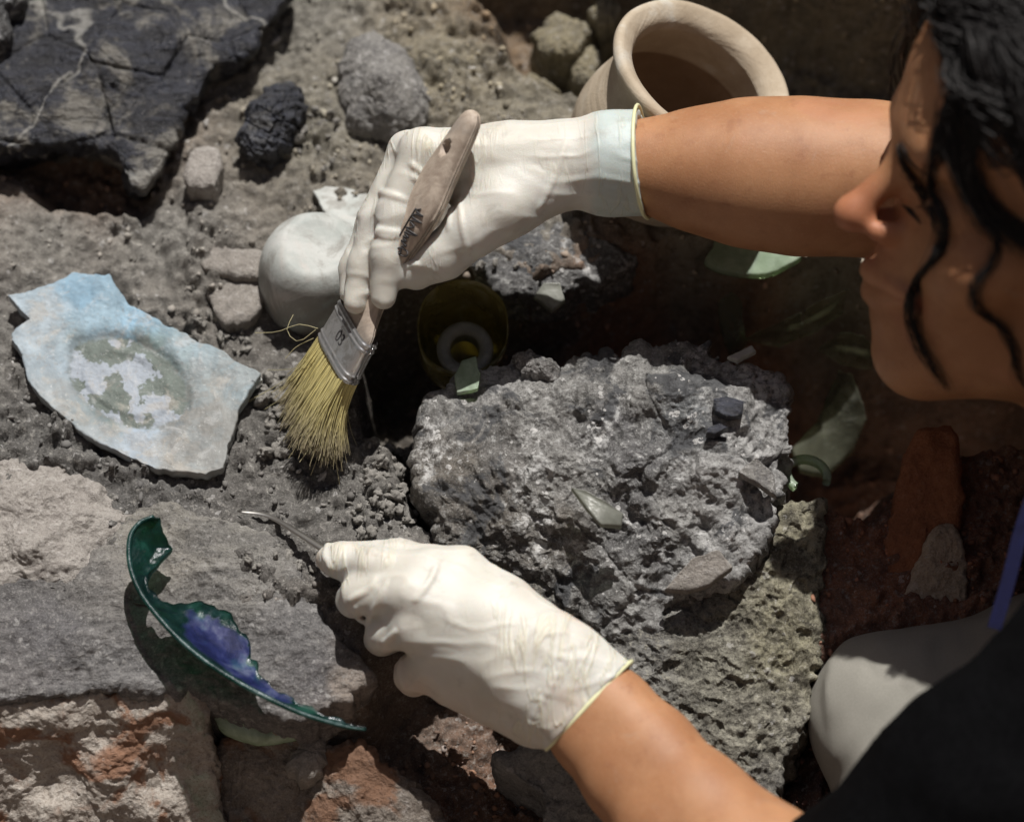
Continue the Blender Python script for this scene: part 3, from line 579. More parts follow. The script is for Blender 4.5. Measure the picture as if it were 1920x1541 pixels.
o = rock('pitted_ledge', [(1040, 1010, 0.0), (1200, 960, 0.4), (1400, 930, 0.6), (1480, 945, 0.6), (1552, 932, 0.6), (1550, 1010, 0.2), (1546, 1100, -0.4), (1538, 1220, -1.4), (1514, 1350, -2.6), (1472, 1420, -3.4), (1455, 1500, -4.2), (1440, 1640, -5.6), (1250, 1660, -6), (1130, 1480, -4.4), (1020, 1330, -2.6), (960, 1200, -1.4), (960, 1080, -0.6)],
         [(1450, 1050, 0.2), (1400, 1200, -1.0), (1300, 1250, -1.5), (1400, 1350, -2.4), (1250, 1200, -1.0), (1150, 1200, -1.2), (1250, 1400, -3)], M['pitted'], drop=0.13, inset=-0.02, edge=0.004, rough=0.006, rs=30, ridg=0.003, pit=0.0022, nth=560, nr=230, center=(1300, 1220, -1.2), jag=0.002,
         tints=[(1480, 1000, 0, (.31, .29, .21)), (1460, 1200, -1, (.29, .27, .19)), (1330, 1230, -1, (.25, .24, .2)), (1420, 1380, -3, (.30, .285, .235)), (1200, 1250, -2, (.21, .205, .195)), (1280, 1120, -1, (.2, .195, .185)), (1440, 1480, -4, (.26, .25, .23)), (1100, 1200, -1, (.2, .195, .185))])
tag(o, 'yellowish grey pitted rock ledge below the big lumpy rock', 'rock')
# lower left stones
o = rock('buff_boulder', [(-120, 820, 0.8), (0, 842, 0.8), (70, 858, 0.8), (150, 890, 0.7), (215, 925, 0.6), (262, 962, 0.5), (235, 990, 0.4), (200, 1020, 0.5), (165, 1075, 0.5), (110, 1112, 0.4), (40, 1105, 0.4), (-120, 1090, 0.5)], [(60, 920, 1.5), (140, 960, 1.3), (60, 1020, 1.9), (120, 1040, 1.5)], M['pale_stone'], drop=0.02, inset=-0.02, edge=0.007, rough=0.009, rs=22, ridg=0.003, nth=300, nr=100, seed=1)
tag(o, 'buff rounded boulder at the frame edge below the large blue sherd', 'stone')
o = rock('charred_plank', [(-120, 1060, 0.2), (60, 1090, 0.3), (150, 1060, 0.4), (215, 990, 0.5), (270, 935, 0.6), (350, 948, 0.8), (470, 985, 1.0), (540, 1040, 1.0), (580, 1110, 0.9), (640, 1190, 0.7), (692, 1262, 0.5), (668, 1296, 0.3), (610, 1325, 0.2), (540, 1345, 0.0), (440, 1322, 0.0), (378, 1296, 0.2), (250, 1292, 0.2), (-120, 1296, 0.2)],
         [(400, 1050, 1.2), (300, 1150, 1.0), (500, 1150, 1.3), (450, 1240, 1.0), (150, 1200, 0.8), (0, 1200, 0.8), (600, 1250, 0.8)], M['slab'], drop=0.05, inset=0.06, edge=0.004, rough=0.0065, rs=26, ridg=0.0030, nth=460, nr=130, center=(340, 1150, 1),
         tints=[(300, 980, 1, (.27, .255, .225)), (420, 1000, 1, (.23, .22, .20)), (450, 1090, 1, (.22, .21, .195)), (300, 1060, 1, (.25, .235, .21)), (560, 1180, 1, (.17, .165, .165)), (600, 1260, 1, (.12, .115, .12)), (450, 1250, 1, (.15, .145, .145)), (100, 1180, 1, (.14, .135, .14)), (250, 1230, 1, (.18, .175, .175)), (0, 1240, 1, (.16, .15, .15)), (180, 1100, 1, (.2, .19, .18)), (660, 1290, 0, (.26, .22, .19))])
tag(o, 'long grey charred slab carrying the iridescent glass rim', 'charred slab')
o = rock('mottled_block', [(-160, 1286, -0.2), (120, 1292, -0.3), (300, 1288, -0.3), (374, 1290, -0.3), (388, 1360, -2.0), (402, 1450, -4.5), (420, 1560, -7), (440, 1700, -10), (-160, 1700, -10), (-160, 1500, -5)], [(200, 1400, -2.6), (100, 1500, -5.0), (300, 1480, -4.6)], M['mottled'], drop=0.05, inset=0.0, edge=0.004, rough=0.007, rs=28, ridg=0.002, nth=360, nr=130, center=(150, 1450, -4), seed=2)
tag(o, 'red and white mottled block face in the lower left corner', 'stone')
o = rock('brown_stone', [(430, 1375, -4), (500, 1352, -3.6), (575, 1362, -3.6), (590, 1400, -4), (560, 1470, -5.2), (530, 1540, -6.5), (440, 1560, -7.5), (405, 1450, -6)], [(500, 1420, -4.2)], M['brown_rock'], drop=0.04, inset=0.0, edge=0.004, rough=0.006, rs=40, nth=220, nr=60, seed=4)
tag(o, 'reddish brown broken stone in the shade under the iridescent glass rim', 'stone')
o = rock('pale_cobble', zl([(536, 1430), (560, 1380), (590, 1362), (612, 1372), (612, 1410), (596, 1440), (560, 1450)], -3.4), [(580, 1410, -2.8)], M['flat_stone'], drop=0.03, inset=0.1, edge=0.008, rough=0.002, rs=50, nth=140, nr=40, seed=5)
tag(o, 'small pale cobble wedged below the tip of the iridescent glass rim', 'stone')
o = rock('brown_rock', [(530, 1470, -6), (560, 1440, -5), (620, 1392, -3.6), (660, 1380, -3.4), (690, 1400, -3.4), (740, 1440, -3.8), (790, 1470, -4.4), (830, 1530, -5.2), (850, 1640, -7), (520, 1650, -8)], [(660, 1470, -3.8), (720, 1500, -4.2), (620, 1520, -5)], M['brown_rock'], drop=0.05, inset=0.02, edge=0.005, rough=0.006, rs=30, ridg=0.002, nth=300, nr=100, seed=6)
tag(o, 'brownish rock with rusty stains at the bottom edge left of the forearm', 'rock')
o = rock('grey_rock', [(932, 1425, -4), (960, 1400, -3.8), (1000, 1384, -3.4), (1060, 1400, -3), (1130, 1460, -3), (1180, 1640, -5), (1050, 1660, -6), (1035, 1545, -5), (1010, 1480, -4.6)], [(1050, 1460, -3.4), (1080, 1540, -4)], M['slab'], drop=0.05, inset=0.04, edge=0.004, rough=0.004, rs=36, ridg=0.002, nth=260, nr=90, seed=7, tints=[(1050, 1450, -3, (.2, .2, .2)), (1100, 1540, -4, (.22, .215, .205))])
tag(o, 'grey lit slab peeking out beside the lower forearm', 'rock')
# stones of the upper slope
SL = [('rubble_stone', [(1000, 60), (1020, 30), (1060, 20), (1095, 35), (1105, 70), (1080, 95), (1035, 95)], 1.5, 'pale rubble stone at the top of the shaded hollow'),
      ('rubble_stone', [(1060, 110), (1090, 88), (1125, 95), (1135, 125), (1105, 150), (1070, 145)], 0.6, 'rubble stone low in the hollow next to the clay pot'),
      ('rubble_stone', [(975, 138), (1000, 130), (1030, 150), (1045, 168), (1015, 174), (985, 160)], 1.0, 'long thin rubble stone on the lip of the shaded hollow'),
      ('rubble_stone', [(1105, 10), (1130, -10), (1165, 0), (1160, 30), (1125, 40)], 2.2, 'rubble stone just behind the rim of the clay pot')]
for i, (n_, pts, z_, lab) in enumerate(SL):
    o = rock(n_, zl(pts, z_), [(np.mean([p[0] for p in pts]), np.mean([p[1] for p in pts]), z_ + 0.8)], M['soil'], drop=0.04, inset=0.1, edge=0.006, rough=0.005, rs=50, nth=150, nr=40, seed=10 + i, tints=[(pts[0][0], pts[0][1], z_, (.27, .235, .155))])
    tag(o, lab, 'stone', 'rubble stones in the hollow')
for pts, z_, lab, tt, sd in (
        ([(870, 430), (930, 400), (1000, 396), (1080, 420), (1150, 455), (1190, 485), (1150, 510), (1080, 530), (1000, 545), (930, 520), (880, 480)], 1.7, 'dark grey crusted stone below the glove cuff', (.15, .148, .15), 20),
        ([(960, 665), (985, 645), (1010, 655), (1040, 680), (1035, 698), (1000, 692), (975, 690)], 4.0, 'small smooth pebble perched on the back edge of the lumpy rock', (.2, .19, .185), 21),
        ([(20, 20), (40, -20), (10, -60), (-60, -60), (-60, 90), (10, 60)], 6.0, 'dark rock at the very corner of the frame', (.05, .05, .055), 22)):
    o = rock('grey_stone', zl(pts, z_), [(np.mean([p[0] for p in pts]), np.mean([p[1] for p in pts]), z_ + 0.9)], M['grey_rock'], drop=0.03, inset=0.1, edge=0.006, rough=0.005, rs=44, ridg=0.002, nth=220, nr=60, seed=sd, tints=[(pts[0][0], pts[0][1], z_, tt)])
    tag(o, lab, 'stone')
# right, in the shade of the digger
o = rock('rough_stone', [(1690, 1130, -1.8), (1722, 1050, -0.8), (1748, 985, 0), (1790, 980, 0), (1806, 1015, -0.3), (1812, 1050, -0.6), (1812, 1152, -2.0), (1760, 1146, -2.0)], [(1765, 1060, -0.6)], M['tan_stone'], drop=0.06, inset=0.0, edge=0.004, rough=0.003, rs=40, ridg=0.001, jag=0.001, nth=200, nr=70, seed=8)
tag(o, 'pale rough hewn stone lit by sun above the knee', 'stone')
o = rock('terracotta_tile', [(1636, 1142, -2.8), (1662, 1000, -1.2), (1690, 885, 0.4), (1722, 805, 1.5), (1790, 800, 1.5), (1805, 890, 1), (1802, 985, -0.2), (1748, 990, -0.2), (1726, 1050, -1.2), (1696, 1136, -2.4)], [], M['terracotta'], drop=0.06, inset=0.0, edge=0.005, rough=0.003, rs=30, ridg=0.001, jag=0.0012, nth=240, nr=70, seed=9, center=(1735, 960, -0.4))
tag(o, 'tall orange terracotta slab standing in the shade under the chin', 'slab')
# ------------------------------------------------------------------ brush
def J(px, py, d, r): return (V(px, py, d), r * PP(d))
def lift(px): return float(np.interp(px, [830, 1200, 1650, 1950], [0, 28, 30, 50]))      # the forearm rises from the brush hand to the elbow
def JR(px, py, d, r): return J(px, py, d + lift(px), r)
def VR(px, py, d): return V(px, py, d + lift(px))
S = PP(200)
bA = unit(camvec(0.47, 0.795, 0.385)); bW = camvec(0.34, -0.60, 0.74); bW = unit(bW - bA * (bW @ bA)); bN = np.cross(bW, bA)
if bN @ CAMB < 0: bN = -bN
bO = V(632, 676, 118)                                # middle of the bristle end of the ferrule
tip = G(578, 846, 0.0)
brush = empty('paint_brush', tip); tag(brush, 'wooden handled flat brush with yellow bristles held in a gloved hand', 'brush')
def bp(s, wv, nv): return bO + S * (bA * s + bW * wv + bN * nv)
def sweep(stations, ns=40, ex=2.6):
    v = []
    for s, hw, hn in stations:
        for a in np.linspace(0, 2 * math.pi, ns, endpoint=False):
            c, q = math.cos(a), math.sin(a); v.append(bp(s, hw * np.sign(c) * abs(c) ** (2 / ex), hn * np.sign(q) * abs(q) ** (2 / ex)))
    n = len(stations); f = [tuple(q) for q in gridfaces(n, ns)]
    f += [(i * ns + ns - 1, i * ns, (i + 1) * ns, (i + 1) * ns + ns - 1) for i in range(n - 1)]
    return np.array(v), f + [tuple(range(ns)), tuple((n - 1) * ns + j for j in range(ns - 1, -1, -1))]
hs = np.array([(70, 74, 15), (100, 70, 16), (118, 58, 17), (150, 44, 20), (200, 36, 23), (270, 42, 26), (330, 52, 28), (385, 54, 27), (430, 45, 25), (480, 36, 23), (530, 28, 20), (556, 22, 15), (566, 10, 8)], float)
st = spline(hs, 60); v, f = sweep(st, 40, 2.3); hd = mesh('handle', v, f, M['wood'], brush)
cut, cf = tube([bp(484, -8, -80), bp(484, 8, 80)], 15 * S, 24); co = mesh('cutter', cut, cf)
md = hd.modifiers.new('hole', 'BOOLEAN'); md.operation = 'DIFFERENCE'; md.object = co; md.solver = 'EXACT'
bpy.context.view_layer.update(); me = bpy.data.meshes.new_from_object(hd.evaluated_get(bpy.context.evaluated_depsgraph_get()))
hd.modifiers.clear(); hd.data = me; bpy.data.objects.remove(co)
for p in me.polygons: p.use_smooth = True
# ferrule with pressed beads
fs = []
for s in np.linspace(0, 92, 60):
    b = 0
    for c_, w_ in ((6, 4.0), (17, 4.0), (74, 4.0), (85, 4.0)): b += 2.6 * math.exp(-((s - c_) / w_) ** 2 * 2.2)
    fs.append((s, 82 + b * 0.9 - 4 * s / 92, 21 + b - 2.0 * s / 92))
v, f = sweep(fs, 72, 4.5); fe = mesh('ferrule', v, f[:-2], M['metal'], brush)
tc = bpy.data.curves.new('size_mark', 'FONT'); tc.body = '03'; tc.size = 34 * S; tc.align_x = 'CENTER'; tc.align_y = 'CENTER'; tc.extrude = 0.00005; tc.materials.append(M['ink'])
tmp = bpy.data.objects.new('size_mark', tc); link(tmp); bpy.context.view_layer.update(); tm = bpy.data.meshes.new_from_object(tmp.evaluated_get(bpy.context.evaluated_depsgraph_get())); bpy.data.objects.remove(tmp); to = bpy.data.objects.new('size_mark', tm); link(to); rot = Matrix([list(bW), list(bA), list(np.cross(bW, bA))]).transposed().to_4x4()
face_n = bN if np.cross(bW, bA) @ CAMB > 0 else bN
to.matrix_world = Matrix.Translation(Vector(bp(48, 2, 20.6))) @ rot; bpy.context.view_layer.update()
to.parent = fe; to.matrix_parent_inverse = fe.matrix_world.inverted()
# pencil-like script on the handle's flat side
parts = []; xs = 0.0
def hp(s, wv):
    hn = np.interp(s, st[:, 0], st[:, 2]); hw = np.interp(s, st[:, 0], st[:, 1]); q = (1 - min(0.98, abs(wv) / hw) ** 2.3) ** (1 / 2.3); return bp(s, wv, hn * q + 1.4)
sc_ = [(262, -8), (268, 10), (276, 14), (280, 4), (272, -4), (268, 4), (282, 2), (288, 8), (291, -4), (296, 6), (300, -4), (305, 7), (309, -5), (315, 12), (319, 15), (317, -6), (325, 4), (331, 8), (333, -5), (340, 4), (345, 16), (343, -6), (352, 0), (358, 14), (357, -4), (366, 3)]
pth = [hp(a, 32 + b) for a, b in spline(sc_, 150)]; parts.append(tube(pth, 1.7 * S, 5))
pth = [hp(a, 32 + b) for a, b in spline([(258, -14), (300, -12), (360, -8)], 30)]; parts.append(tube(pth, 1.4 * S, 5))
v, f = join(parts); mesh('lettering', v, f, M['ink'], hd)
# bristles
gdir = unit(V(572, 850, 62) - bO); n = 4600; t = np.linspace(0, 1, 7)[None, :, None]
u, q = RNG.uniform(-1, 1, n), RNG.uniform(-1, 1, n); cl_ = np.floor((u + 1) * 9) + 18 * np.floor((q + 1) * 2.5); co_ = RNG.normal(0, 1, (200, 2))[cl_.astype(int)]
L = (163 + RNG.normal(0, 11, n) - 26 * u * u - 10 * q * q + co_[:, 0] * 6)[:, None, None]; W3, N3, A3_, D3 = [x[None, None] for x in (bW, bN, bA, gdir)]
b0 = bO + S * (bA * 3 + np.outer(u * 76, bW) + np.outer(q * 17, bN)); fw = (u * 13 + RNG.normal(0, 4, n) + co_[:, 0] * 5)[:, None, None]; fn = (q * 20 + RNG.normal(0, 5, n) + co_[:, 1] * 6)[:, None, None]
curl = RNG.normal(0, 9, (n, 1, 1)); bend = 0.45 * t * t
p = b0[:, None] + S * ((-A3_ * (1 - t * 0.75) + D3 * t * 0.75) * L * t + (W3 * fw + N3 * fn) * t ** 1.4 + (W3 * curl + N3 * RNG.normal(0, 9, (n, 1, 1))) * t ** 3 + W3 * 4 * t ** 3)
k = t[..., 0] ** 2.4; v, f = tubes(p, S * 1.15 * (1 - 0.6 * t[..., 0]) * RNG.uniform(0.7, 1.2, (n, 1)), 3)
c0 = np.array((0.74, 0.64, 0.27)) * RNG.uniform(0.6, 1.25, (n, 1)); c1 = np.array((0.27, 0.225, 0.17)) * RNG.uniform(0.4, 1.3, (n, 1))
cb = np.repeat(c0[:, None] * (1 - k[..., None]) + c1[:, None] * k[..., None], 3, axis=1).reshape(-1, 3)
sv, sf = [], []
for i in range(26):                                   # stray hairs
    u_ = RNG.uniform(-1, 1); t_ = np.linspace(0, 1, 8)[:, None]
    sv.append(bp(-20, u_ * 76, RNG.uniform(-18, 18)) + S * ((-bA * 0.8 + gdir * 0.2) * RNG.uniform(120, 205) * t_ + (bW * (u_ * 60 + RNG.normal(0, 26)) + bN * RNG.normal(0, 34)) * t_ ** 1.6))
for pts in ([(592, 618, 128), (560, 640, 118), (538, 620, 112), (550, 590, 108)], [(596, 616, 128), (560, 608, 120), (520, 622, 110), (478, 624, 90)], [(588, 634, 122), (556, 650, 112), (535, 672, 100)], [(642, 742, 120), (648, 800, 90), (652, 858, 62), (653, 884, 46)]):
    sv.append(spline([V(*q_) for q_ in pts], 8))
v2, f2 = tubes(np.array(sv), np.full((len(sv), 8), 0.8 * S), 3)
br_o = mesh('bristles', np.vstack([v, v2]), np.vstack([f, f2 + len(v)]), M['bristle'], brush, cols=np.vstack([cb, np.tile((0.5, 0.46, 0.28), (len(v2), 1))])); br_o['kind'] = 'stuff'

# ------------------------------------------------------------------ gloves (children of the person, built further down from these shapes)
person = empty('person', G(2150, 1500, -0.13)); tag(person, 'person in black leaning in from the right, brushing finds with gloved hands', 'person')
def fold_lines(sd, lines, rad):
    for pts in lines:
        q = [sd.hit(a, b) for a, b in spline(np.array(pts, float), 9)]; q = [x for x in q if x is not None]
        if len(q) > 3: q = list(spline(q, 14)); q = list(0.25 * np.roll(np.vstack([q[:1], q, q[-1:]]), 1, 0)[1:-1] + 0.5 * np.array(q) + 0.25 * np.roll(np.vstack([q[:1], q, q[-1:]]), -1, 0)[1:-1])
        sd._folds = getattr(sd, '_folds', []) + [(np.array(q), rad * S)]
    return sd
def add_folds(sd):
    for q, r in getattr(sd, '_folds', []):
        n = len(q)
        for i in range(n - 1):
            a = min(i, n - 1 - i) / (n / 2); b = min(i + 1, n - 2 - i) / (n / 2)
            sd.cone(q[i] - CAMB * r * 0.45, q[i + 1] - CAMB * r * 0.45, r * (0.7 + 0.3 * max(a, 0)), r * (0.7 + 0.3 * max(b, 0)), 0.0020)
def wrinkle(X, d):
    return fbm(X, 30, 2) * 0.0006 + np.maximum(0, fbm(X * np.array([0.5, 1.3, 1.0]), 60, 1, ridged=True) - 0.5) * 0.0010
# right hand
hr = SDF(); K = 0.0045
wr = JR(1075, 308, 185, 72); MI, MM, MR, MPk = JR(792, 283, 222, 40), JR(768, 288, 170, 40), JR(775, 306, 122, 37), JR(800, 330, 84, 33)
hr.chain([JR(1130, 308, 182, 78), wr, JR(950, 300, 195, 66)], K)
for a, m in ((JR(1040, 292, 215, 50), MI), (JR(1040, 290, 180, 52), MM), (JR(1040, 310, 150, 52), MR), (JR(1040, 330, 130, 48), MPk)): hr.chain([a, m], 0.010)
hr.chain([MI, JR(742, 400, 226, 33), JR(728, 478, 224, 31), JR(719, 556, 214, 25)], K)                # index
hr.chain([MM, JR(706, 410, 180, 33), JR(684, 496, 182, 30), JR(668, 566, 184, 24)], K)                # middle
hr.chain([MR, JR(700, 420, 128, 31), JR(668, 500, 130, 28), JR(660, 548, 142, 23)], K)                # ring
hr.chain([MPk, JR(730, 420, 84, 27), JR(700, 480, 88, 24), JR(690, 520, 100, 20)], K)                 # little finger
hr.chain([JR(1030, 345, 215, 58), JR(945, 388, 238, 56), JR(888, 428, 240, 48), JR(830, 480, 226, 40), JR(782, 512, 204, 33)], 0.008)   # thumb
hr.chain([JR(960, 350, 210, 58), JR(850, 330, 200, 48)], 0.012)
fold_lines(hr, [[(716, 362), (740, 368), (762, 376)], [(706, 436), (725, 444), (748, 442)], [(708, 430), (728, 436), (750, 434)], [(862, 374), (866, 420), (878, 468)], [(846, 392), (842, 430)], [(775, 330), (790, 345), (800, 356)], [(770, 306), (788, 322), (802, 334)], [(760, 500), (772, 494), (786, 496)], [(1062, 262), (1040, 330), (1010, 392)]], 3.6)
add_folds(hr)
cuffc = VR(1200, 306, 186); cdir = unit(VR(1200, 306, 186) - VR(1080, 308, 186))
hr.cone(VR(1090, 308, 184), VR(1150, 307, 185), 80 * S, 98 * S, 0.006); hr.cone(VR(1150, 307, 185), VR(1215, 305, 186), 98 * S, 101 * S, 0.003)
hr.half(VR(1206, 305, 186), unit(VR(1206, 300, 190) - VR(1080, 312, 176)))
hr.cone(VR(1165, 306, 185), VR(1260, 305, 186), 83 * S, 89 * S, 0.001, sub=True)
lo = VR(700, 560, 60) - 0.03; allp = np.array([VR(640, 600, 60), VR(1230, 190, 60), VR(640, 600, 340), VR(1230, 190, 360), VR(1230, 420, 60), VR(1230, 420, 360), VR(640, 230, 60), VR(640, 230, 340)])
v, f = hr.mesh(allp.min(0) - 0.004, allp.max(0) + 0.004, 0.001, wrinkle)
tx = (v - VR(1110, 308, 185)) @ cdir; tk = sstep(-0.003, 0.006, tx + fbm(v, 60, 2) * 0.006)[:, None]
gl1 = mesh('glove', v, f, M['glove'], person, cols=1 - tk * (1 - np.array((0.80, 0.92, 0.98)))); gl1['label'] = 'cream latex glove on the hand holding the brush'
def rim(sd_c, axis, rad, mat, par, name, wob, thick, n=90, ell=(1, 1), ref=None, turns=1):
    o_, ex, ey, ez = frame_from(axis, sd_c) if ref is None else ref
    a = np.linspace(0, 2 * math.pi, n); p = [o_ + ex * math.cos(t) * rad * ell[0] * (1 + wob * math.sin(3 * t + 1) + wob * 0.5 * math.sin(7 * t)) + ey * math.sin(t) * rad * ell[1] * (1 + wob * math.sin(3 * t + 1)) + ez * (wob * rad * 0.8 * math.sin(2 * t)) for t in a]
    v_, f_ = tube(p, thick, 8, False); return mesh(name, v_, f_, mat, par)
rim(VR(1204, 305, 186), VR(1206, 300, 190) - VR(1080, 312, 176), 106 * S, M['glove_rim'], gl1, 'cuff_rim', 0.012, 3.6 * S)
# left hand
hl = SDF()
w0 = V(1098, 1318, 425); side = unit(V(1175, 1240, 425) - V(1020, 1400, 425)); S2 = PP(400)
def JL(px, py, d, r): return (V(px, py, d), r * S2)
for sgn in (-1, 0, 1): hl.cone(w0 + side * sgn * 42 * S2, V(1000, 1240, 415) + side * sgn * 46 * S2, 62 * S2, 62 * S2, 0.006)
m1, m2, m3, m4 = JL(806, 1074, 352, 38), JL(772, 1114, 372, 41), JL(776, 1176, 362, 39), JL(812, 1240, 336, 37)
for a, m in ((JL(1050, 1226, 420, 52), m1), (JL(1055, 1262, 432, 56), m2), (JL(1050, 1300, 425, 56), m3), (JL(1035, 1335, 405, 50), m4)): hl.chain([a, m], 0.011)
hl.chain([JL(1000, 1170, 380, 52), JL(865, 1072, 330, 44), JL(748, 1046, 286, 34), JL(645, 1042, 244, 27)], 0.006)           # thumb, far side
hl.chain([m1, JL(704, 1064, 326, 35), JL(645, 1052, 284, 31), JL(620, 1048, 252, 27)], 0.0065)                              # index
hl.chain([m2, JL(676, 1116, 330, 34), JL(664, 1126, 282, 29), JL(706, 1130, 246, 26)], 0.0065)
hl.chain([m3, JL(722, 1184, 318, 33), JL(716, 1196, 268, 29), JL(760, 1190, 236, 26)], 0.0065)
hl.chain([m4, JL(775, 1264, 296, 32), JL(776, 1274, 252, 27), JL(815, 1262, 228, 24)], 0.0065)
hl.chain([JL(1000, 1340, 370, 58), JL(850, 1286, 312, 40)], 0.012)
hl.cone(JL(930, 1150, 370, 1)[0], JL(900, 1220, 350, 1)[0], 58 * S2, 52 * S2, 0.012)
fold_lines(hl, [[(706, 1086), (692, 1106), (664, 1120), (655, 1126)], [(728, 1090), (712, 1122), (694, 1152), (690, 1166)], [(818, 1062), (806, 1090), (778, 1126)], [(744, 1182), (732, 1196), (718, 1204)], [(666, 1136), (672, 1158), (690, 1168), (696, 1150)], [(1056, 1140), (1060, 1190), (1046, 1260), (1010, 1330), (990, 1362)], [(756, 1236), (752, 1262), (760, 1290)], [(616, 1022), (612, 1040), (622, 1066)]], 4.2)
add_folds(hl)
e1, e2 = V(1172, 1240, 425), V(1022, 1402, 425); cax = unit(V(1130, 1352, 428) - V(960, 1190, 405))
for sgn in (-1, -0.5, 0, 0.5, 1): hl.cone(V(1040, 1262, 420) + side * sgn * 46 * S2, w0 + cax * 14 * S2 + side * sgn * 46 * S2, 60 * S2, 66 * S2, 0.004)
hl.half(w0 + cax * 6 * S2, cax)
for sgn in (-1, 0, 1): hl.cone(w0 - cax * 30 * S2 + side * sgn * 42 * S2, w0 + cax * 60 * S2 + side * sgn * 46 * S2, 57 * S2, 63 * S2, 0.001, sub=True)
allp = np.array([V(a, b, c) for a in (580, 1190) for b in (1000, 1420) for c in (190, 500)])
v, f = hl.mesh(allp.min(0) - 0.004, allp.max(0) + 0.004, 0.0009, wrinkle)
pk = np.maximum.reduce([np.exp(-(np.linalg.norm(v - V(a_, b_, c_), axis=1) / (r_ * S2)) ** 2) for a_, b_, c_, r_ in ((800, 1270, 300, 60), (900, 1290, 330, 60), (760, 1190, 320, 34), (700, 1130, 310, 26), (612, 1050, 250, 22))])[:, None]
gl2 = mesh('glove', v, f, M['glove'], person, cols=1 - pk * (1 - np.array((0.98, 0.80, 0.71)))); gl2['label'] = 'cream latex glove on the lower hand pinching a slim tool'
nrm = np.cross(side, cax)
rim(w0 + cax * 7 * S2, cax, 114 * S2, M['glove_rim'], gl2, 'cuff_rim', 0.012, 4.2 * S2, ref=(w0 + cax * 7 * S2, side, nrm, cax), ell=(1.0, 0.615))
# slim tool
tool = spline([V(445, 958, 128), V(500, 966, 140), V(560, 1000, 190), V(625, 1042, 246)], 24)
v, f = tube(tool, np.array([2.0] + list(np.linspace(4, 8, 23))) * S, 10, True, 0.35); to = mesh('metal_spatula', v, f, M['steel']); tag(to, 'slim shiny metal spatula between the gloved fingertips of the lower hand', 'tool')
# ------------------------------------------------------------------ the person
HU = unit(camvec(0.03, 0.90, 0.43)); HF = camvec(-0.99, 0.05, 0.10); HF = unit(HF - HU * (HF @ HU)); HL = np.cross(HU, HF)
HS = 0.0109
HO = V(1698, 298, 585) - HS * (HF * 8.9 + HU * 0.8)
def H(f, l, u): return HO + HS * (HF * f + HL * l + HU * u)
AX = np.array([HF, HL, HU]); body = SDF()
def he(f, l, u, rf, rl, ru, k=1.2, sub=False): body.ell(H(f, l, u), AX, np.array([rf, rl, ru]) * HS, k * HS, sub)
def hc(a, b, ra, rb, k=0.8, sub=False): body.cone(H(*a), H(*b), ra * HS, rb * HS, k * HS, sub)
he(0.0, 0, 3.2, 9.3, 7.4, 8.8); he(3.0, 0, -3.6, 5.9, 5.9, 7.2, 2.0)
for s in (-1, 1):
    hc((7.1, 0, -8.7), (0.0, s * 5.4, -5.8), 1.9, 1.7, 2.0); he(6.0, s * 3.9, -2.8, 2.2, 2.3, 2.0, 1.6)
hc((7.9, -2.6, 2.0), (7.9, 2.6, 2.0), 1.2, 1.2, 1.6); he(7.5, 0, -8.9, 1.7, 1.9, 1.6, 1.2)
for s in (-1, 1): he(9.2, s * 3.3, -0.1, 1.5, 1.8, 1.2, 1.4, True)
for s in (-1, 1): he(7.0, s * 3.2, -0.35, 1.45, 1.55, 1.25, 0.5)
hc((8.75, 0, 0.9), (11.05, 0, -1.75), 0.6, 0.72, 1.1); he(11.15, 0, -1.95, 0.82, 0.8, 0.72, 0.7)
for s in (-1, 1): he(9.6, s * 0.95, -2.5, 0.9, 0.42, 0.5, 0.8)
hc((8.8, 0, -4.4), (8.6, 0, -6.6), 1.25, 1.3, 1.2)
for s in (-1, 1):
    hc((9.95, 0, -4.7), (8.7, s * 2.2, -5.15), 0.55, 0.28, 0.4); hc((9.75, 0, -5.75), (8.6, s * 2.0, -5.4), 0.62, 0.3, 0.4)
for s in (-1, 1): hc((10.7, 0, -5.2), (8.8, s * 2.3, -5.3), 0.16, 0.12, 0.15, True)
he(-0.6, 7.0, -1.2, 1.6, 0.8, 2.6, 0.6); he(-0.6, -7.0, -1.2, 1.6, 0.8, 2.6, 0.6)
body.chain([(H(-1.0, 0, -6.0), 5.4 * HS), (H(-6.5, 0, -14), 5.6 * HS), (V(2180, 770, 460), 0.058)], 0.02)
NB = V(2230, 780, 450); RSH = V(2230, 330, 400); LSH = V(2240, 1215, 790)
body.chain([(V(2180, 560, 430), 0.045), (RSH, 0.05), (VR(1925, 345, 232), 0.040)], 0.02); body.chain([(NB, 0.06), (LSH, 0.05), (V(1660, 1760, 720), 0.040)], 0.02)
body.chain([(NB, 0.06), (V(2520, 1050, 540), 0.10)], 0.02)
body.chain([(VR(1925, 345, 232), 0.040), JR(1760, 338, 214, 134), JR(1620, 335, 200, 138), JR(1500, 331, 192, 140), JR(1400, 324, 188, 130), JR(1300, 318, 186, 104), JR(1200, 310, 185, 74), JR(1090, 308, 184, 58)], 0.012)
fa = [(1085, 1305, 424, 56), (1130, 1354, 432, 60), (1198, 1430, 462, 70), (1285, 1535, 520, 84), (1400, 1640, 590, 100)]
for sg in (-1, 0, 1): body.chain([(V(a, b, c) + side * sg * (40 + 0.02 * (a - 1085)) * S2, r * S2) for a, b, c, r in fa] , 0.010)
body.chain([J(1400, 1640, 590, 105), (V(1660, 1760, 720), 0.040)], 0.02)
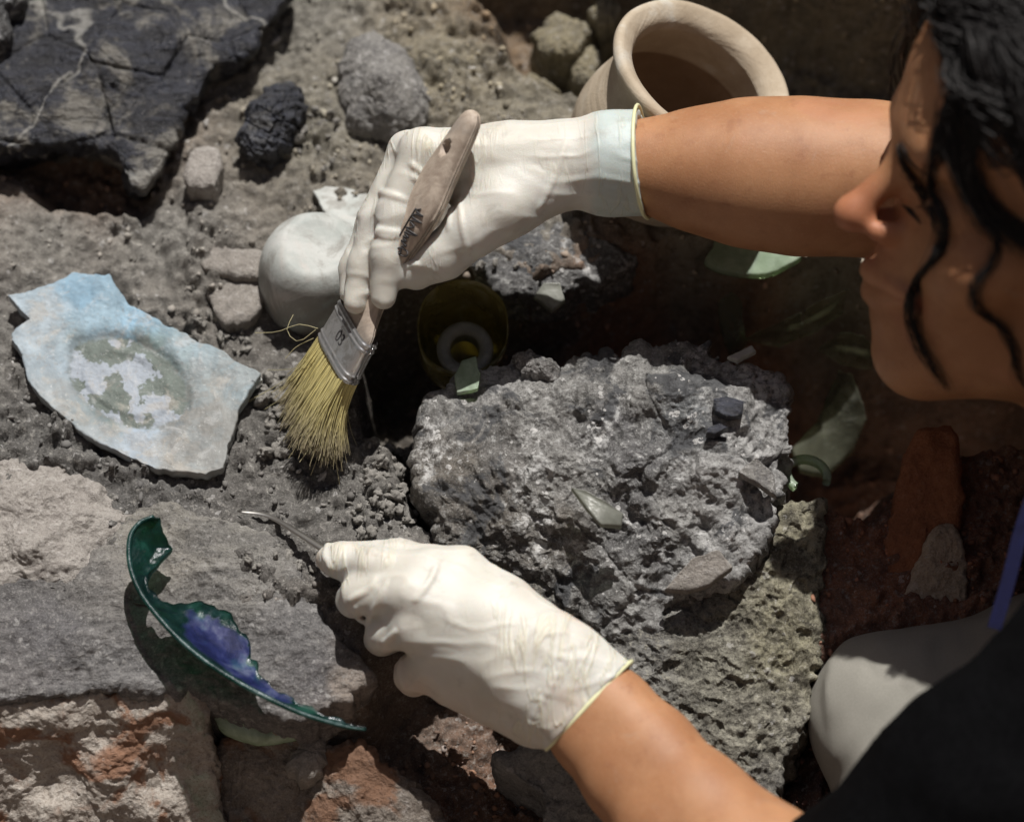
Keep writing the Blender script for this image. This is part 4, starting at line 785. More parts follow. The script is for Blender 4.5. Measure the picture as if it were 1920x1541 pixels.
pts = np.array([H(14, 0, 0), H(-10, 0, 14), H(0, 9, 0), H(0, -9, 0), NB + 0.12, NB - 0.12, RSH - 0.06, RSH + 0.06, LSH + 0.07, LSH - 0.07, V(1660, 1760, 720) - 0.05, V(1060, 308, 184) - 0.04, V(1060, 1290, 424) - 0.04])
v, f = body.mesh(pts.min(0) - 0.01, np.minimum(pts.max(0) + 0.01, 9), 0.0021)
lipd = np.minimum.reduce([np.linalg.norm(v - H(9.4 - abs(t) * 0.7, t * 1.0, -5.25), axis=1) for t in np.linspace(-2, 2, 9)])
cl = np.ones((len(v), 3)); k = sstep(0.010, 0.005, lipd)[:, None]; cl = cl * (1 - k) + np.array((0.85, 0.52, 0.55)) * k
ck = sstep(0.035, 0.012, np.linalg.norm(v - H(10.8, 0, -2.2), axis=1))[:, None]; cl = cl * (1 - ck) + cl * np.array((1.0, 0.82, 0.84)) * ck
bd = mesh('body', v, f, M['skin'], person, cols=cl)
# brows, lashes
def on_skin(pts, off=0.0008, n=20):
    q = [body.hit(a, b) for a, b in spline(np.array(pts, float), n)]; return np.array([x + CAMB * off for x in q if x is not None])
for pts, r in (([(1690, 268), (1706, 300), (1736, 330)], 6.0), ([(1690, 384), (1706, 396), (1726, 420)], 5.4)):
    q = on_skin(pts)
    if len(q) > 3: vv, ff = tube(q, np.interp(np.linspace(0, 1, len(q)), [0, .4, 1], [1.0, r, 1.0]) * PX, 6); mesh('brow' if r > 5.5 else 'eyelashes', vv, ff, M['hair'], bd)
# hair: skull cap and many wavy locks
cap = SDF(); cap.ell(H(-1.0, 0, 4.6), AX, np.array([9.6, 8.1, 9.0]) * HS, 0.001); cap.ell(H(-4.5, 0, -0.5), AX, np.array([6.8, 8.2, 8.5]) * HS, 0.03)
cap.half(H(6.6, 0, 4.4), HF * 0.9 + HU * -0.42, 0.008); cap.half(H(1.8, 0, 1.2), HF * 0.60 - HU * 0.85, 0.01)
hb = np.array([H(a, b, c) for a in (-13, 10) for b in (-10, 10) for c in (-10, 15)])
v, f = cap.mesh(hb.min(0), hb.max(0), 0.003, lambda X, d: fbm(X, 60, 3, ridged=True) * 0.004)
hair = mesh('hair', v, f, M['hair'], person)
CH = []                                               # strand centre lines, 26 points each, with radius
def strands(n):
    th = RNG.uniform(0, 2 * math.pi, n); u = RNG.uniform(-0.15, 1, n); sx = np.sqrt(np.maximum(0, 1 - u * u))
    loc = np.stack([-1.0 + 9.8 * sx * np.cos(th), 8.2 * sx * np.sin(th), 4.4 + 9.1 * u], 1)
    ok = (loc[:, 0] * 0.9 - (loc[:, 2] - 4.4) * 0.42 < 5.9) & ((loc[:, 0] - 1.8) * 0.60 - (loc[:, 2] - 1.2) * 0.85 < -0.1); loc = loc[ok]; n = len(loc)
    # strands gather into curls: every strand follows the wave of its clump
    cl_ = (np.floor(loc[:, 0] * 0.9) * 31 + np.floor(loc[:, 1] * 0.9) * 7 + np.floor(loc[:, 2] * 0.9) * 13).astype(int) % 997
    R1 = np.random.default_rng(5); ph = R1.uniform(0, 6.28, 997)[cl_] + RNG.normal(0, 0.25, n); fq = R1.uniform(0.8, 1.5, 997)[cl_]; am = R1.uniform(0.25, 0.75, 997)[cl_]; ro = R1.uniform(0.0, 0.10, 997)[cl_] + RNG.normal(0, 0.012, n)
    fl = np.stack([np.full(n, -0.9), 0.5 * np.sign(loc[:, 1]), np.full(n, -0.6)], 1) + R1.normal(0, 0.22, (997, 3))[cl_] + RNG.normal(0, 0.04, (n, 3)); fl /= np.linalg.norm(fl, axis=1)[:, None]
    nr_ = loc - np.array([-1, 0, 4.4]); nr_ /= np.linalg.norm(nr_, axis=1)[:, None]; bn = np.cross(nr_, fl)
    s_ = np.linspace(0, 1, 26)[None, :, None] * RNG.uniform(8, 17, (n, 1, 1))
    q = loc[:, None] + fl[:, None] * s_ + bn[:, None] * (am[:, None, None] * np.sin(fq[:, None, None] * s_ + ph[:, None, None])) * np.minimum(1, s_ * 0.4)
    c_ = np.where(q[..., 2:3] > 3, np.array([-1.0, 0, 4.4]), np.concatenate([np.full_like(q[..., :1], -2.5), np.zeros_like(q[..., :1]), q[..., 2:3]], -1))
    o_ = q - c_; rad = np.sqrt((o_[..., 0] / 9.9) ** 2 + (o_[..., 1] / 8.4) ** 2 + (o_[..., 2] / 9.2) ** 2)[..., None] + 1e-6
    q = c_ + o_ / rad * (1.0 + ro[:, None, None] + 0.04 * np.sin(fq[:, None, None] * s_ * 1.1 + ph[:, None, None] * 2))
    return HO + HS * (q[..., :1] * HF + q[..., 1:2] * HL + q[..., 2:3] * HU)
P_ = strands(9000); CH.append((P_, RNG.uniform(0.00030, 0.00060, (len(P_), 1)) * np.interp(np.linspace(0, 1, 26), [0, .8, 1], [1, 1, .2])[None]))
def drop_lock(pts, n=60, spread=6.0, off=0.005, r=0.00022):
    q0 = on_skin(pts, off, 26)
    if len(q0) < 4: return
    q0 = spline(q0, 26); t_ = np.linspace(0, 1, 26)[None, :, None]
    of = RNG.normal(0, spread, (n, 1, 3)); drift = RNG.normal(0, spread * 0.5, (n, 1, 3)); wv = RNG.uniform(0, 6.28, (n, 1, 3))
    P2 = q0[None] + PX * (of * (0.55 + 0.45 * np.sin(t_ * 9 + wv)) * (1 - 0.5 * t_) + drift * t_ + RNG.normal(0, 0.8, (n, 26, 3)) + RNG.normal(0, 5.0, (n, 1, 3)) * np.sin(t_ * RNG.uniform(10, 20, (n, 1, 1)) + wv))
    CH.append((P2, np.full((n, 26), r) * np.interp(np.linspace(0, 1, 26), [0, .8, 1], [1, 1, .2])[None]))
drop_lock([(1772, 205), (1750, 290), (1742, 350), (1768, 420), (1755, 480), (1716, 530), (1704, 580), (1722, 650), (1760, 710), (1800, 772)], 44, 9)
drop_lock([(1840, 400), (1866, 450), (1856, 495), (1824, 540), (1830, 580), (1872, 612), (1892, 650), (1905, 700), (1925, 730)], 24, 6)
drop_lock([(1684, 276), (1694, 312), (1720, 356), (1742, 400), (1755, 440)], 28, 4)
drop_lock([(1770, 60), (1790, 160), (1778, 260), (1800, 330), (1822, 380), (1850, 430)], 110, 16)
drop_lock([(1790, 120), (1820, 220), (1812, 320), (1850, 400), (1900, 440), (1950, 480)], 140, 20)
drop_lock([(1752, 20), (1772, 90), (1790, 150), (1780, 220), (1766, 262)], 80, 13)
n = 420; ang = RNG.uniform(0, 6.28, n); fz = strands(1400)[:n]; fz = fz + (np.linspace(0, 1, 26)[None, :, None] ** 1.5) * RNG.normal(0, 0.010, (len(fz), 1, 3)) + 0.0022 * np.sin(np.linspace(0, 22, 26))[None, :, None] * RNG.normal(0, 1, (len(fz), 1, 3)); CH.append((fz, np.full((len(fz), 26), 0.00016)))
hv, hf, hn_ = [], [], 0
for P_, r_ in CH:
    v, f = tubes(P_, r_, 3); hv.append(v); hf.append(f + hn_); hn_ += len(v)
cu = mesh('curls', np.vstack(hv), np.vstack(hf), M['hair'], hair); cu['kind'] = 'stuff'
# black sweater
sw = SDF()
sw.chain([(V(2260, 820, 540), 0.075), (V(2560, 1080, 540), 0.15)], 0.03); sw.cone(V(2560, 1080, 540), V(2750, 1350, 420), 0.15, 0.15, 0.03)
sw.chain([(NB, 0.06), (RSH, 0.066), (VR(1990, 345, 260), 0.052)], 0.02); sw.chain([(NB, 0.06), (LSH, 0.068), (V(1850, 1500, 765), 0.054), (V(1685, 1625, 720), 0.048)], 0.02)
sw.chain([(V(1685, 1625, 720), 0.042), (V(1560, 1665, 668), 0.036)], 0.01); sw.cone(V(1680, 1500, 745), V(1760, 1430, 770), 0.012, 0.012, 0.012); sw.cone(V(1655, 1480, 742), V(1690, 1560, 745), 0.009, 0.012, 0.010)
pp = np.array([V(2750, 1350, 420) + 0.16, V(2750, 1350, 420) - 0.16, V(1560, 1660, 668) - 0.05, RSH + 0.08, LSH + 0.08, LSH - 0.08, VR(1990, 345, 260) - 0.06])
v, f = sw.mesh(pp.min(0), pp.max(0), 0.0045, lambda X, d: fbm(X, 14, 3) * 0.008 + fbm(X, 40, 2, ridged=True) * 0.002)
swo = mesh('sweater', v, f, M['black_cloth'], person); swo['label'] = 'black knitted sweater with a pushed up sleeve'
# pale trousers: thigh, knee, shin
tr = SDF(); tr.chain([(V(2560, 1380, 250), 0.10), (V(2000, 1310, 190), 0.056), (V(1730, 1335, 190), 0.039), (V(1660, 1345, 190), 0.037)], 0.02); tr.chain([(V(1660, 1345, 190), 0.037), (V(1725, 1560, 290), 0.037), (V(1790, 1800, 420), 0.034)], 0.02)
pp = np.array([V(2560, 1380, 250) + 0.11, V(2560, 1380, 250) - 0.12, V(1652, 1325, 190) - 0.05, V(1790, 1800, 300) - 0.05])
v, f = tr.mesh(pp.min(0), pp.max(0), 0.003, lambda X, d: fbm(X, 14, 3) * 0.005 + np.maximum(0, fbm(X * np.array([1, 0.5, 1]), 26, 2, ridged=True) - 0.25) * 0.0025)
mesh('trousers', v, f, M['pale_cloth'], person)
# lanyard
lp = spline([V(2010, 790, 600), V(1950, 900, 590), V(1916, 990, 580), V(1890, 1090, 570), V(1864, 1178, 562)], 30); vv = []
for i, q in enumerate(lp):
    t_ = unit(lp[min(i + 1, 29)] - lp[max(i - 1, 0)]); sd_ = unit(np.cross(t_, CAMB)) * 12 * PX; n_ = np.cross(t_, unit(sd_)) * 0.0006; vv += [q - sd_ + n_, q + sd_ + n_, q + sd_ - n_, q - sd_ - n_]
ff = [(i * 4 + j, i * 4 + (j + 1) % 4, i * 4 + 4 + (j + 1) % 4, i * 4 + 4 + j) for i in range(29) for j in range(4)] + [(0, 1, 2, 3), (119, 118, 117, 116)]
mesh('lanyard', np.array(vv), ff, M['lanyard'], person, smooth=False)
# ------------------------------------------------------------------ finds: vessels and sherds
def sherd(name, pts, mat, label, thick=0.003, group=None, top=(), cat='sherd', tints=None, rough=0.0004, edge=0.0006, curve=None, paint=None, sharp=True, nth=150, nr=34, jag=0.0006, seed=0.0, center=None, rs=60):
    o_ = rock(name, pts, top, mat, drop=thick, inset=0.0, edge=edge, rough=rough, rs=rs, nth=nth, nr=nr, jag=jag, closed=True, sharp=sharp, tints=tints, curve=curve, paint=paint, seed=seed, center=center)
    return tag(o_, label, cat, group)
# upturned chalky bowl
S0 = PP(100); bc = G(590, 462, 0.041); fr = frame_from(unit((0.03, -0.05, 1)), bc)
prof = [(0, -4), (30, -3.5), (52, -2), (60, 0.5), (68, -2), (80, -11), (93, -28), (103, -50), (110, -80), (113, -115), (112, -165), (106, -165), (107, -115), (104, -82), (97, -52), (86, -30), (70, -14), (50, -8), (0, -9)]
v, f = lathe([(r * S0, h * S0) for r, h in spline(np.array(prof, float), 70)], fr, 96); v = v + unit((0, 0, 1)) * 0
nv = fbm(v, 45, 3) * 0.0009; v = v + np.outer(nv, [0, -0.3, 0.9]); o = mesh('upturned_bowl', v, [q[::-1] for q in f], M['chalk']); tag(o, 'upturned chalky white glass bowl beside the brush hand', 'bowl')
sherd('bowl_fragment', [(586, 358, 1.5), (610, 349, 1.6), (650, 350, 1.6), (690, 364, 1.6), (720, 400, 1.8), (700, 440, 2.2), (640, 420, 2.2), (612, 400, 2.0), (600, 380, 1.7)], M['chalk'], 'thin pointed white glass flake leaning against the back of the upturned bowl', 0.002)
# large blue-grey sherd
bl = (0.232, 0.336, 0.408); wh = (0.344, 0.360, 0.368); bg_ = (0.240, 0.220, 0.196)
rc = G(238, 708, 0.014); e1_ = unit(G(340, 770, 0.014) - G(130, 645, 0.014)); e2_ = np.array([-e1_[1], e1_[0], 0])
def ringed(F):
    q = F - rc; a = (q @ e1_) / (122 * PX); b = (q @ e2_) / (78 * PX); r = np.hypot(a, b)
    F = F.copy(); F[:, 2] += -0.0028 * np.exp(-((r - 1.0) / 0.13) ** 2) - 0.0022 * sstep(1.0, 0.8, r) + 0.0009 * np.exp(-((r - 0.72) / 0.1) ** 2) + 0.006 * np.clip(r - 1.2, 0, 2) ** 1.2 * 0.5; return F
def flaked(F, cols):
    q = F - rc; r = np.hypot((q @ e1_) / (122 * PX), (q @ e2_) / (78 * PX)); n1 = fbm(F, 75, 4, 0.6); n2 = fbm(F, 110, 4, 0.6, off=40); n3 = fbm(F * np.array([1, 0.4, 1]), 120, 3, off=70)
    cols = cols * np.array((0.88, 0.99, 1.09)) * (1 + 0.5 * n3[:, None]); ins = sstep(1.06, 0.98, r + n2 * 0.2)
    cols = cols * (1 - ins[:, None]) + ins[:, None] * np.array((.115, .138, .125)) * (1 + 0.4 * n2[:, None])
    fl = sstep(0.02, 0.07, n1 + 0.12 * ((q @ e2_) / (78 * PX) < -0.05) - 0.10 * ((q @ e2_) / (78 * PX) > 0.25)) * ins
    cols = cols * (1 - fl[:, None]) + fl[:, None] * np.array((.29, .325, .375)); rim_ = np.exp(-((r - 1.02) / 0.07) ** 2) * sstep(-0.1, 0.2, n2)
    cols = cols * (1 - 0.7 * rim_[:, None]) + 0.7 * rim_[:, None] * np.array((.12, .14, .145)); dirt = sstep(0.05, 0.22, n2 + 0.25 * ((q @ e1_) / (122 * PX)) * 0.5)[:, None] * 0.32 * (1 - ins[:, None])
    return np.clip(cols * (1 - dirt) + dirt * np.array((.22, .20, .175)), 0.02, 0.8)
SH = [(18, 560, 1.4), (62, 546, 1.5), (100, 535, 1.5), (135, 517, 1.6), (170, 519, 1.6), (206, 520, 1.6), (222, 545, 1.5), (242, 574, 1.4), (300, 602, 1.4), (350, 628, 1.4), (400, 652, 1.4), (446, 680, 1.4), (488, 706, 1.4), (462, 742, 1.3), (446, 770, 1.2), (436, 815, 1.1), (420, 882, 0.9), (388, 894, 0.8), (345, 886, 0.8), (290, 882, 0.8), (236, 858, 0.8), (175, 822, 0.9), (112, 778, 1.0), (62, 730, 1.1), (48, 706, 1.1), (46, 668, 1.2), (20, 640, 1.3), (24, 628, 1.3), (56, 600, 1.4), (38, 584, 1.4)]
sherd('blue_sherd', SH, M['sherd'], 'large pale blue weathered dish sherd with an oval base ring', 0.006, top=[(235, 700, 1.0)], curve=ringed, paint=flaked, nth=460, nr=150, center=(235, 700, 1.2), jag=0.0009, rough=0.0016,
      tints=[(150, 560, 1.4, bl), (90, 590, 1.4, wh), (260, 605, 1.4, bl), (360, 650, 1.4, (0.312, 0.350, 0.362)), (180, 600, 1.4, (0.268, 0.337, 0.374)), (60, 645, 1.3, wh), (450, 710, 1.3, (0.299, 0.325, 0.325)), (400, 790, 1.1, bg_), (330, 850, 0.9, bg_), (380, 870, 0.9, (0.262, 0.250, 0.231)), (300, 690, 1.0, (0.106, 0.134, 0.106)), (320, 730, 1.0, (0.112, 0.138, 0.112)), (270, 665, 1.0, (0.138, 0.169, 0.143)), (215, 765, 1.0, (0.106, 0.138, 0.125)), (160, 650, 1.0, (0.212, 0.243, 0.237)), (130, 690, 1.0, (0.299, 0.325, 0.343)), (180, 705, 1.0, (0.362, 0.374, 0.393)), (225, 715, 1.0, (0.225, 0.237, 0.218)), (270, 800, 1.0, (0.350, 0.374, 0.412)), (240, 835, 1.0, (0.325, 0.337, 0.356)), (110, 745, 1.1, (0.294, 0.287, 0.274)), (190, 820, 1.0, (0.299, 0.294, 0.281)), (360, 710, 1.2, (0.262, 0.262, 0.250)), (345, 780, 1.0, (0.212, 0.206, 0.194))])
# clay pot
pa = camvec(0.40, 0.58, 0.71); po = V(1322, 132, 40); fr = frame_from(pa, po, CAMB); Sp = PP(40)
prof = [(136, -40), (140, -24), (149, -13), (163, -4), (174, 0), (181, -5), (183, -16), (177, -28), (164, -44), (158, -70), (160, -105), (172, -160), (172, -220), (140, -290), (0, -310)]
inn = [(0, -300), (130, -280), (160, -218), (160, -160), (150, -105), (142, -75), (136, -40)]
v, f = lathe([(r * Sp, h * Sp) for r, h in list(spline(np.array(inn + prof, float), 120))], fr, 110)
v = v + np.outer(fbm(v, 30, 3) * 0.0016, unit(pa)); ph_ = np.tile(np.arange(120), 110) < 40; pc = np.where(ph_[:, None], np.array([[0.50, 0.40, 0.33]]), np.array([[1.0, 1.0, 1.0]])); o = mesh('clay_pot', v, f, M['clay'], cols=pc); tag(o, 'beige clay pot lying mouth up behind the forearm', 'pot')  # inside of the pot darkened in its colour to stand for shade
# olive glass vessel half buried behind the rock, a broken bottle neck inside
oc = G(868, 600, 0.036); fr = frame_from((0.02, -0.10, 1.0), oc); So = PP(0)
prof = [(84, 0), (86, -6), (85, -30), (84, -80), (80, -150), (60, -190), (0, -200), (0, -196), (58, -186), (77, -150), (81, -80), (82, -30), (82, -4), (84, 0)]
v, f = lathe([(r * So, h * So) for r, h in spline(np.array(prof, float), 60)], fr, 80); a_ = np.arctan2((v - oc)[:, 0], (v - oc)[:, 1])
front = sstep(1.0, 2.3, np.abs(a_)); v[:, 2] -= front * sstep(-0.02, 0.0, (v - oc)[:, 2]) * (0.018 + fbm(v, 50, 2) * 0.008)
o = mesh('olive_glass_cup', v, f, M['olive_glass']); tag(o, 'broken olive glass cup half buried behind the lumpy rock', 'cup')
rc_ = G(872, 655, 0.020); fr = frame_from((0.05, -0.35, 1.0), rc_)
prof = [(28, 0), (34, 5), (46, 6), (53, 1), (52, -8), (44, -20), (42, -60), (28, -60), (27, -20), (28, 0)]
v, f = lathe([(r * So, h * So) for r, h in spline(np.array(prof, float), 40)], fr, 60); o = mesh('bottle_neck', v, f, M['dusty_glass']); tag(o, 'ring shaped broken bottle neck inside the olive glass cup', 'bottle neck')
sherd('green_sherd', [(866, 676, 3.4), (892, 668, 3.5), (900, 700, 3.9), (896, 728, 4.1), (856, 736, 3.7), (852, 704, 3.5)], M['green_glass'], 'pale green glass sherd poking from the bottle neck onto the lumpy rock', 0.003)
# glass in the hollow and in the shade
sherd('green_sherd', [(1322, 492, 2.0), (1336, 462, 2.3), (1350, 440, 2.5), (1420, 450, 2.5), (1502, 472, 2.3), (1480, 496, 2.0), (1430, 514, 1.8), (1380, 512, 1.8)], M['green_glass'], 'pale green curved glass sherd showing under the bare forearm', 0.004, top=[(1410, 480, 1.7)], sharp=False)
gr = 'dim glass sherds in the shaded hollow'
def hz(pts, up=0.9): return [(a_, b_, 0.8 - (b_ - 505) / 395 * 14.0 + up + c_) for a_, b_, c_ in pts]     # lying on the steep back wall of the hollow
sherd('dim_sherd', hz([(1400, 632, 0), (1465, 602, .4), (1530, 567, .6), (1592, 540, .2), (1580, 582, 0), (1530, 618, -.4), (1460, 645, -.4)]), M['grey_glass'], 'long curved glass sherd deep in the shaded hollow', 0.003, gr)
sherd('dim_sherd', hz([(1345, 562, 0), (1372, 545, 0.3), (1392, 570, 0.4), (1398, 640, 0.6), (1372, 668, 0.8), (1352, 622, 0.3)]), M['grey_glass'], 'narrow upright glass sherd just behind the lumpy rock crest', 0.003, gr)
sherd('dim_sherd', hz([(1536, 652, 0), (1580, 622, 0.4), (1620, 628, 0.4), (1642, 650, 0.2), (1636, 688, 0), (1590, 682, -.2)]), M['grey_glass'], 'blunt glass sherd in shade level with the mouth', 0.003, gr)
sherd('dim_sherd', hz([(1572, 692, 0.2), (1598, 700, 0.4), (1612, 740, 0.8), (1624, 785, 1.0), (1600, 846, 1.4), (1548, 890, 2.2), (1500, 880, 2.4), (1486, 840, 1.6), (1530, 790, 0.2)]), M['grey_glass'], 'broad bowl shaped glass sherd in shade right of the lumpy rock', 0.003, gr)
rr_ = G(1514, 888, -0.006); fr = frame_from((0.1, 0.15, 1.0), rr_)
prof = [(30, 0), (36, 4), (44, 2), (46, -6), (42, -14), (32, -14), (30, 0)]; v, f = lathe([(r * So, h * So) for r, h in spline(np.array(prof, float), 24)], fr, 50, 2.2, 6.6)
o = mesh('bottle_fragment', v, f, M['green_glass']); tag(o, 'shiny rounded bottle rim fragment on the right flank of the lumpy rock', 'bottle rim')
for pts, m_, lab, th in (
        ([(1072, 914, 4.7), (1100, 920, 4.9), (1135, 938, 4.9), (1168, 962, 4.5), (1166, 986, 4.2), (1128, 984, 4.5), (1106, 958, 4.7)], 'dusty_glass', 'triangular greenish glass sherd standing in the face of the lumpy rock', 0.003),
        ([(1246, 1104, 1.5), (1300, 1046, 2.4), (1348, 1030, 2.6), (1374, 1062, 2.2), (1330, 1096, 1.7), (1290, 1108, 1.5)], 'flat_stone', 'grey curved sherd jutting from the lower edge of the lumpy rock', 0.004),
        ([(1364, 668, 5.2), (1408, 648, 5.2), (1418, 658, 5.0), (1382, 678, 5.0)], 'chalk', 'tiny white splinter on the crest of the lumpy rock', 0.003),
        ([(1386, 884, 4.2), (1418, 856, 4.4), (1450, 890, 3.9), (1456, 930, 3.5), (1430, 912, 3.8)], 'cobble', 'whitish flake near the right edge of the lumpy rock', 0.004),
        ([(1340, 748, 5.3), (1362, 742, 5.4), (1392, 752, 5.3), (1390, 776, 5.2), (1362, 782, 5.2), (1342, 770, 5.2)], 'charcoal', 'small blue black chip set in the top of the lumpy rock', 0.004),
        ([(1326, 800, 5.1), (1350, 790, 5.2), (1366, 800, 5.1), (1340, 816, 5.0), (1322, 814, 5.0)], 'charcoal', 'smaller of the two dark chips set in the lumpy rock', 0.004),
        ([(1000, 556, 1.9), (1020, 530, 2.2), (1050, 530, 2.2), (1062, 562, 1.9), (1036, 584, 1.6)], 'dusty_glass', 'rounded brownish glass sherd on the lip of the shaded hollow', 0.003),
        ([(470, 702, 0.9), (484, 694, 1.0), (492, 712, 0.9), (478, 722, 0.8)], 'sherd_white', 'tiny bluish white sherd at the right tip of the large blue sherd', 0.002)):
    sherd('small_sherd', pts, M.get(m_) or M['chalk'], lab, th, 'small pieces around the lumpy rock', nth=90, nr=20)
# iridescent rim fragment
A = [(288, 968, 4.0), (262, 980, 4.0), (244, 1008, 3.9), (244, 1060, 3.7), (264, 1112, 3.5), (300, 1160, 3.4), (346, 1208, 3.3), (400, 1250, 3.2), (470, 1292, 3.0), (560, 1335, 2.6), (640, 1360, 2.2), (686, 1368, 2.0)]
B = [(300, 970, 3.6), (306, 1010, 3.0), (322, 1030, 2.6), (296, 1062, 2.8), (276, 1092, 3.1), (318, 1128, 2.6), (392, 1132, 1.9), (452, 1180, 1.5), (494, 1268, 1.7), (566, 1320, 2.0), (640, 1350, 2.0), (686, 1364, 1.9)]
A3 = spline([G(a, b, c / 100) for a, b, c in A], 160); B3 = spline([G(a, b, c / 100) for a, b, c in B], 160); nu = 26; rows = []; cols = []
B3 = B3 + np.outer(fbm(B3, 130, 2) * 0.004, [0.7, 0.7, 0])
for j in range(nu):
    t = j / (nu - 1); rows.append(A3 * (1 - t) + B3 * t + np.outer(np.ones(160), [0, 0, -0.006 * math.sin(math.pi * t)]) * np.linalg.norm(B3 - A3, axis=1)[:, None] / 0.03)
X = np.array(rows); up = X; nrm_ = np.cross(np.gradient(X, axis=1), np.gradient(X, axis=0)); nrm_ /= np.linalg.norm(nrm_, axis=2)[..., None] + 1e-9
X = X + nrm_ * (fbm(X.reshape(-1, 3), 160, 3) * 0.0011).reshape(nu, 160)[..., None]
gidx = np.linspace(0, 1, 160)[None, :].repeat(nu, 0); tj = np.linspace(0, 1, nu)[:, None].repeat(160, 1)
nn = fbm(X.reshape(-1, 3), 70, 3).reshape(nu, 160)
blue = sstep(0.37, 0.40, gidx + nn * 0.10) * sstep(0.80, 0.77, gidx + nn * 0.10) * sstep(0.08, 0.13, tj + nn * 0.1) * sstep(0.90, 0.84, tj + nn * 0.5 - 0.10 * (gidx > 0.58))
col = np.array((0.014, 0.052, 0.054))[None, None] * (1 - blue[..., None]) + np.array((0.02, 0.034, 0.19))[None, None] * blue[..., None]
col = col + sstep(0.1, 0.5, nn)[..., None] * np.array((0.01, 0.08, 0.05))
th = 0.0010; Vv = np.concatenate([(X + nrm_ * th).reshape(-1, 3), (X - nrm_ * th).reshape(-1, 3)]); fa_ = gridfaces(nu, 160); n0 = nu * 160
g = np.arange(n0).reshape(nu, 160); border = np.concatenate([g[0, :], g[1:, -1], g[-1, -2::-1], g[-2:0:-1, 0]]); bn_ = np.roll(border, -1)
Ff = np.vstack([fa_, fa_[:, ::-1] + n0, np.stack([border, bn_, bn_ + n0, border + n0], 1)[:, ::-1]])
cc = np.concatenate([col.reshape(-1, 3)] * 2); gw = empty('iridescent_glass_rim', A3[80] - np.array([0, 0, 0.02])); tag(gw, 'curved iridescent blue green glass rim fragment on the charred slab', 'glass fragment')
mesh('wall', Vv, Ff, M['irid_glass'], gw, cols=cc)
v, f = tube(A3, 5.0 * PX * np.interp(np.linspace(0, 1, 160), [0, .1, .8, 1], [.7, 1, 1, .5]), 12); mesh('rim', v, f, M['irid_glass'], gw, cols=np.tile((0.018, 0.095, 0.085), (len(v), 1)))
# curved green glass piece below it
sherd('green_sherd', [(400, 1335, -2.6), (440, 1352, -2.4), (520, 1368, -2.4), (578, 1364, -2.4), (560, 1382, -2.8), (480, 1392, -3.2), (420, 1372, -3.2)], M['green_glass'], 'thin green glass sherd lying in shade under the iridescent rim', 0.003, sharp=False)
# small paper tag
o = sherd('paper_tag', [(1594, 1046, -4), (1636, 1050, -4), (1632, 1106, -4.6), (1596, 1102, -4.6)], M['pale_stone'], 'small pale square tag with a dark hole in the shade by the terracotta slab', 0.001, cat='tag', nth=60, nr=12)
v, f = tube([G(1616, 1078, -0.0415), G(1616, 1078, -0.0395)], 8 * PX, 14); mesh('hole', v, f, M['ink'], o)
# ------------------------------------------------------------------ loose clods and crumbs
ico = []
for k in range(7):
    bm = bmesh.new(); bmesh.ops.create_icosphere(bm, subdivisions=3, radius=1.0); v = np.array([q.co[:] for q in bm.verts]); f = [[q.index for q in p.verts] for p in bm.faces]; bm.free()
    sc3 = np.array([1, RNG.uniform(0.65, 0.95), RNG.uniform(0.55, 0.8)]); v = v * (1 + fbm(v + k * 9, 1.1, 3)[:, None] * 1.3 + fbm(v + k * 5, 3.0, 2)[:, None] * 0.18) * sc3
    me = bpy.data.meshes.new('soil_clod'); me.from_pydata(v.tolist(), [], f); me.polygons.foreach_set('use_smooth', np.ones(len(f), bool)); ico.append(me)
M['clod'] = mat_earth('soil_clod', (.23, .218, .2), speck=0, dk=0.4, fine=0.02, bump=0.15); M['chip'] = mat_earth('white_chip', (.50, .48, .46), (.3, .28, .26), (.65, .64, .62), speck=0, dk=0.3, fine=0.02, bump=0.15)
for me in ico: me.materials.append(M['clod'])
icw = ico[0].copy(); icw.materials.clear(); icw.materials.append(M['chip'])
def clod(px, py, r, label, group, me=None, name='soil_clod', cat='clod'):
    p = G(px, py, 0.003); z = gz1(p[0], p[1]); p = G(px, py, z + r * PX * 0.4)
    o_ = bpy.data.objects.new(name, me or random.choice(ico)); link(o_); o_.location = Vector(p); s_ = r * PX; o_.scale = (s_, s_, s_ * RNG.uniform(0.7, 1)); o_.rotation_euler = RNG.uniform(-3, 3, 3)
    return tag(o_, label, cat, group)
def cluster(n, x0, x1, y0, y1, r0, r1, label, group, pw=2.0):
    for i in range(n): clod(RNG.uniform(x0, x1), RNG.uniform(y0, y1), r0 + (r1 - r0) * RNG.uniform() ** pw, label, group)
cluster(46, 690, 785, 838, 940, 7, 19, 'grey soil clod in the crumbled heap between the bristles and the lumpy rock', 'clods by the bristles')
cluster(26, 490, 545, 690, 860, 7, 18, 'grey soil clod between the large blue sherd and the bristles', 'clods by the blue sherd')
cluster(24, 640, 790, 940, 1010, 6, 14, 'grey soil crumb above the gloved lower hand', 'crumbs above the lower hand')
cluster(16, 455, 590, 1030, 1085, 5, 11, 'dark soil crumb on the slab behind the metal spatula', 'crumbs behind the spatula')
cluster(20, 370, 470, 590, 660, 5, 12, 'soil crumb in the gap between bowl and blue sherd', 'crumbs beside the bowl')
cluster(18, 560, 640, 180, 330, 6, 13, 'soil clod on the slope left of the rounded cobble', 'clods on the upper slope')
cluster(14, 880, 1000, 430, 540, 6, 14, 'soil clod on the bank below the glove cuff', 'clods below the cuff')
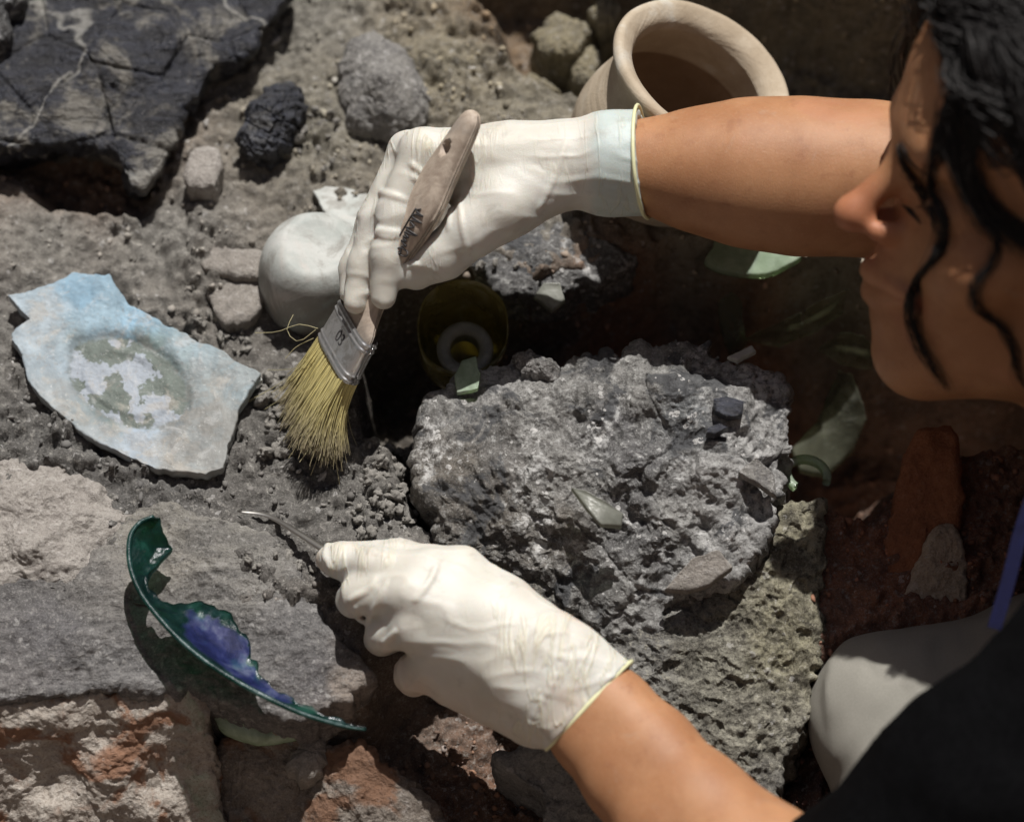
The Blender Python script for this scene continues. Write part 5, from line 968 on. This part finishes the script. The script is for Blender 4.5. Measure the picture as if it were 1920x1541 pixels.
for px, py, r, lab in ((604, 895, 12, 'small whitish pebble just below the bristle tips'), (517, 78, 9, 'white shell chip on the slope beside the charred block'), (385, 232, 8, 'pale pebble between the charred block and the charcoal lump'), (560, 884, 6, 'tiny pale pebble left of the bristle tips'), (690, 905, 7, 'small pale pebble right of the bristle tips'), (1350, 436, 9, 'white chip on the bank left of the green sherd'), (885, 130, 7, 'pale chip on the smooth slope right of the cobble'), (700, 200, 0, '')):
    if r: clod(px, py, r, lab, 'small pale pebbles', icw, 'pale_pebble', 'pebble')
# uncountable crumbs: one mesh
bm = bmesh.new(); bmesh.ops.create_icosphere(bm, subdivisions=1, radius=1.0); cv = np.array([q.co[:] for q in bm.verts]); cf = np.array([[q.index for q in p.verts] for p in bm.faces]); bm.free()
n = 26000; cx = RNG.uniform(-0.30, 0.32, n); cy = RNG.uniform(-0.30, 0.34, n); keep = fbm(np.stack([cx, cy, 0 * cx], 1), 16, 2, off=31) > RNG.uniform(-0.35, 0.35, n); cx, cy = cx[keep], cy[keep]; n = len(cx)
ix = np.clip(np.searchsorted(gx, cx), 0, len(gx) - 1); iy = np.clip(np.searchsorted(gy, cy), 0, len(gy) - 1); cz = GZ[ix, iy]; rr_ = 0.00035 + 0.0024 * RNG.uniform(0, 1, n) ** 6
vv = cv[None] * rr_[:, None, None] * RNG.uniform(0.45, 1.35, (n, 12, 1)) * RNG.uniform(0.6, 1.35, (n, 1, 3)) + np.stack([cx, cy, cz + rr_ * 0.3], 1)[:, None]
ff = cf[None] + (np.arange(n) * 12)[:, None, None]; kk = gcol.reshape(len(gx), len(gy), 3)[ix, iy][:, None] * RNG.uniform(0.7, 1.6, (n, 1, 1)) + (RNG.uniform(0, 1, (n, 1, 1)) > 0.97) * (cx < 0.16)[:, None, None] * 0.2
o = mesh('soil_crumbs', vv.reshape(-1, 3), ff.reshape(-1, 3), M['crumb'], smooth=False, cols=np.repeat(kk, 12, 1).reshape(-1, 3)); tag(o, 'fine loose soil crumbs strewn over the dug ground', 'soil', kind='stuff')
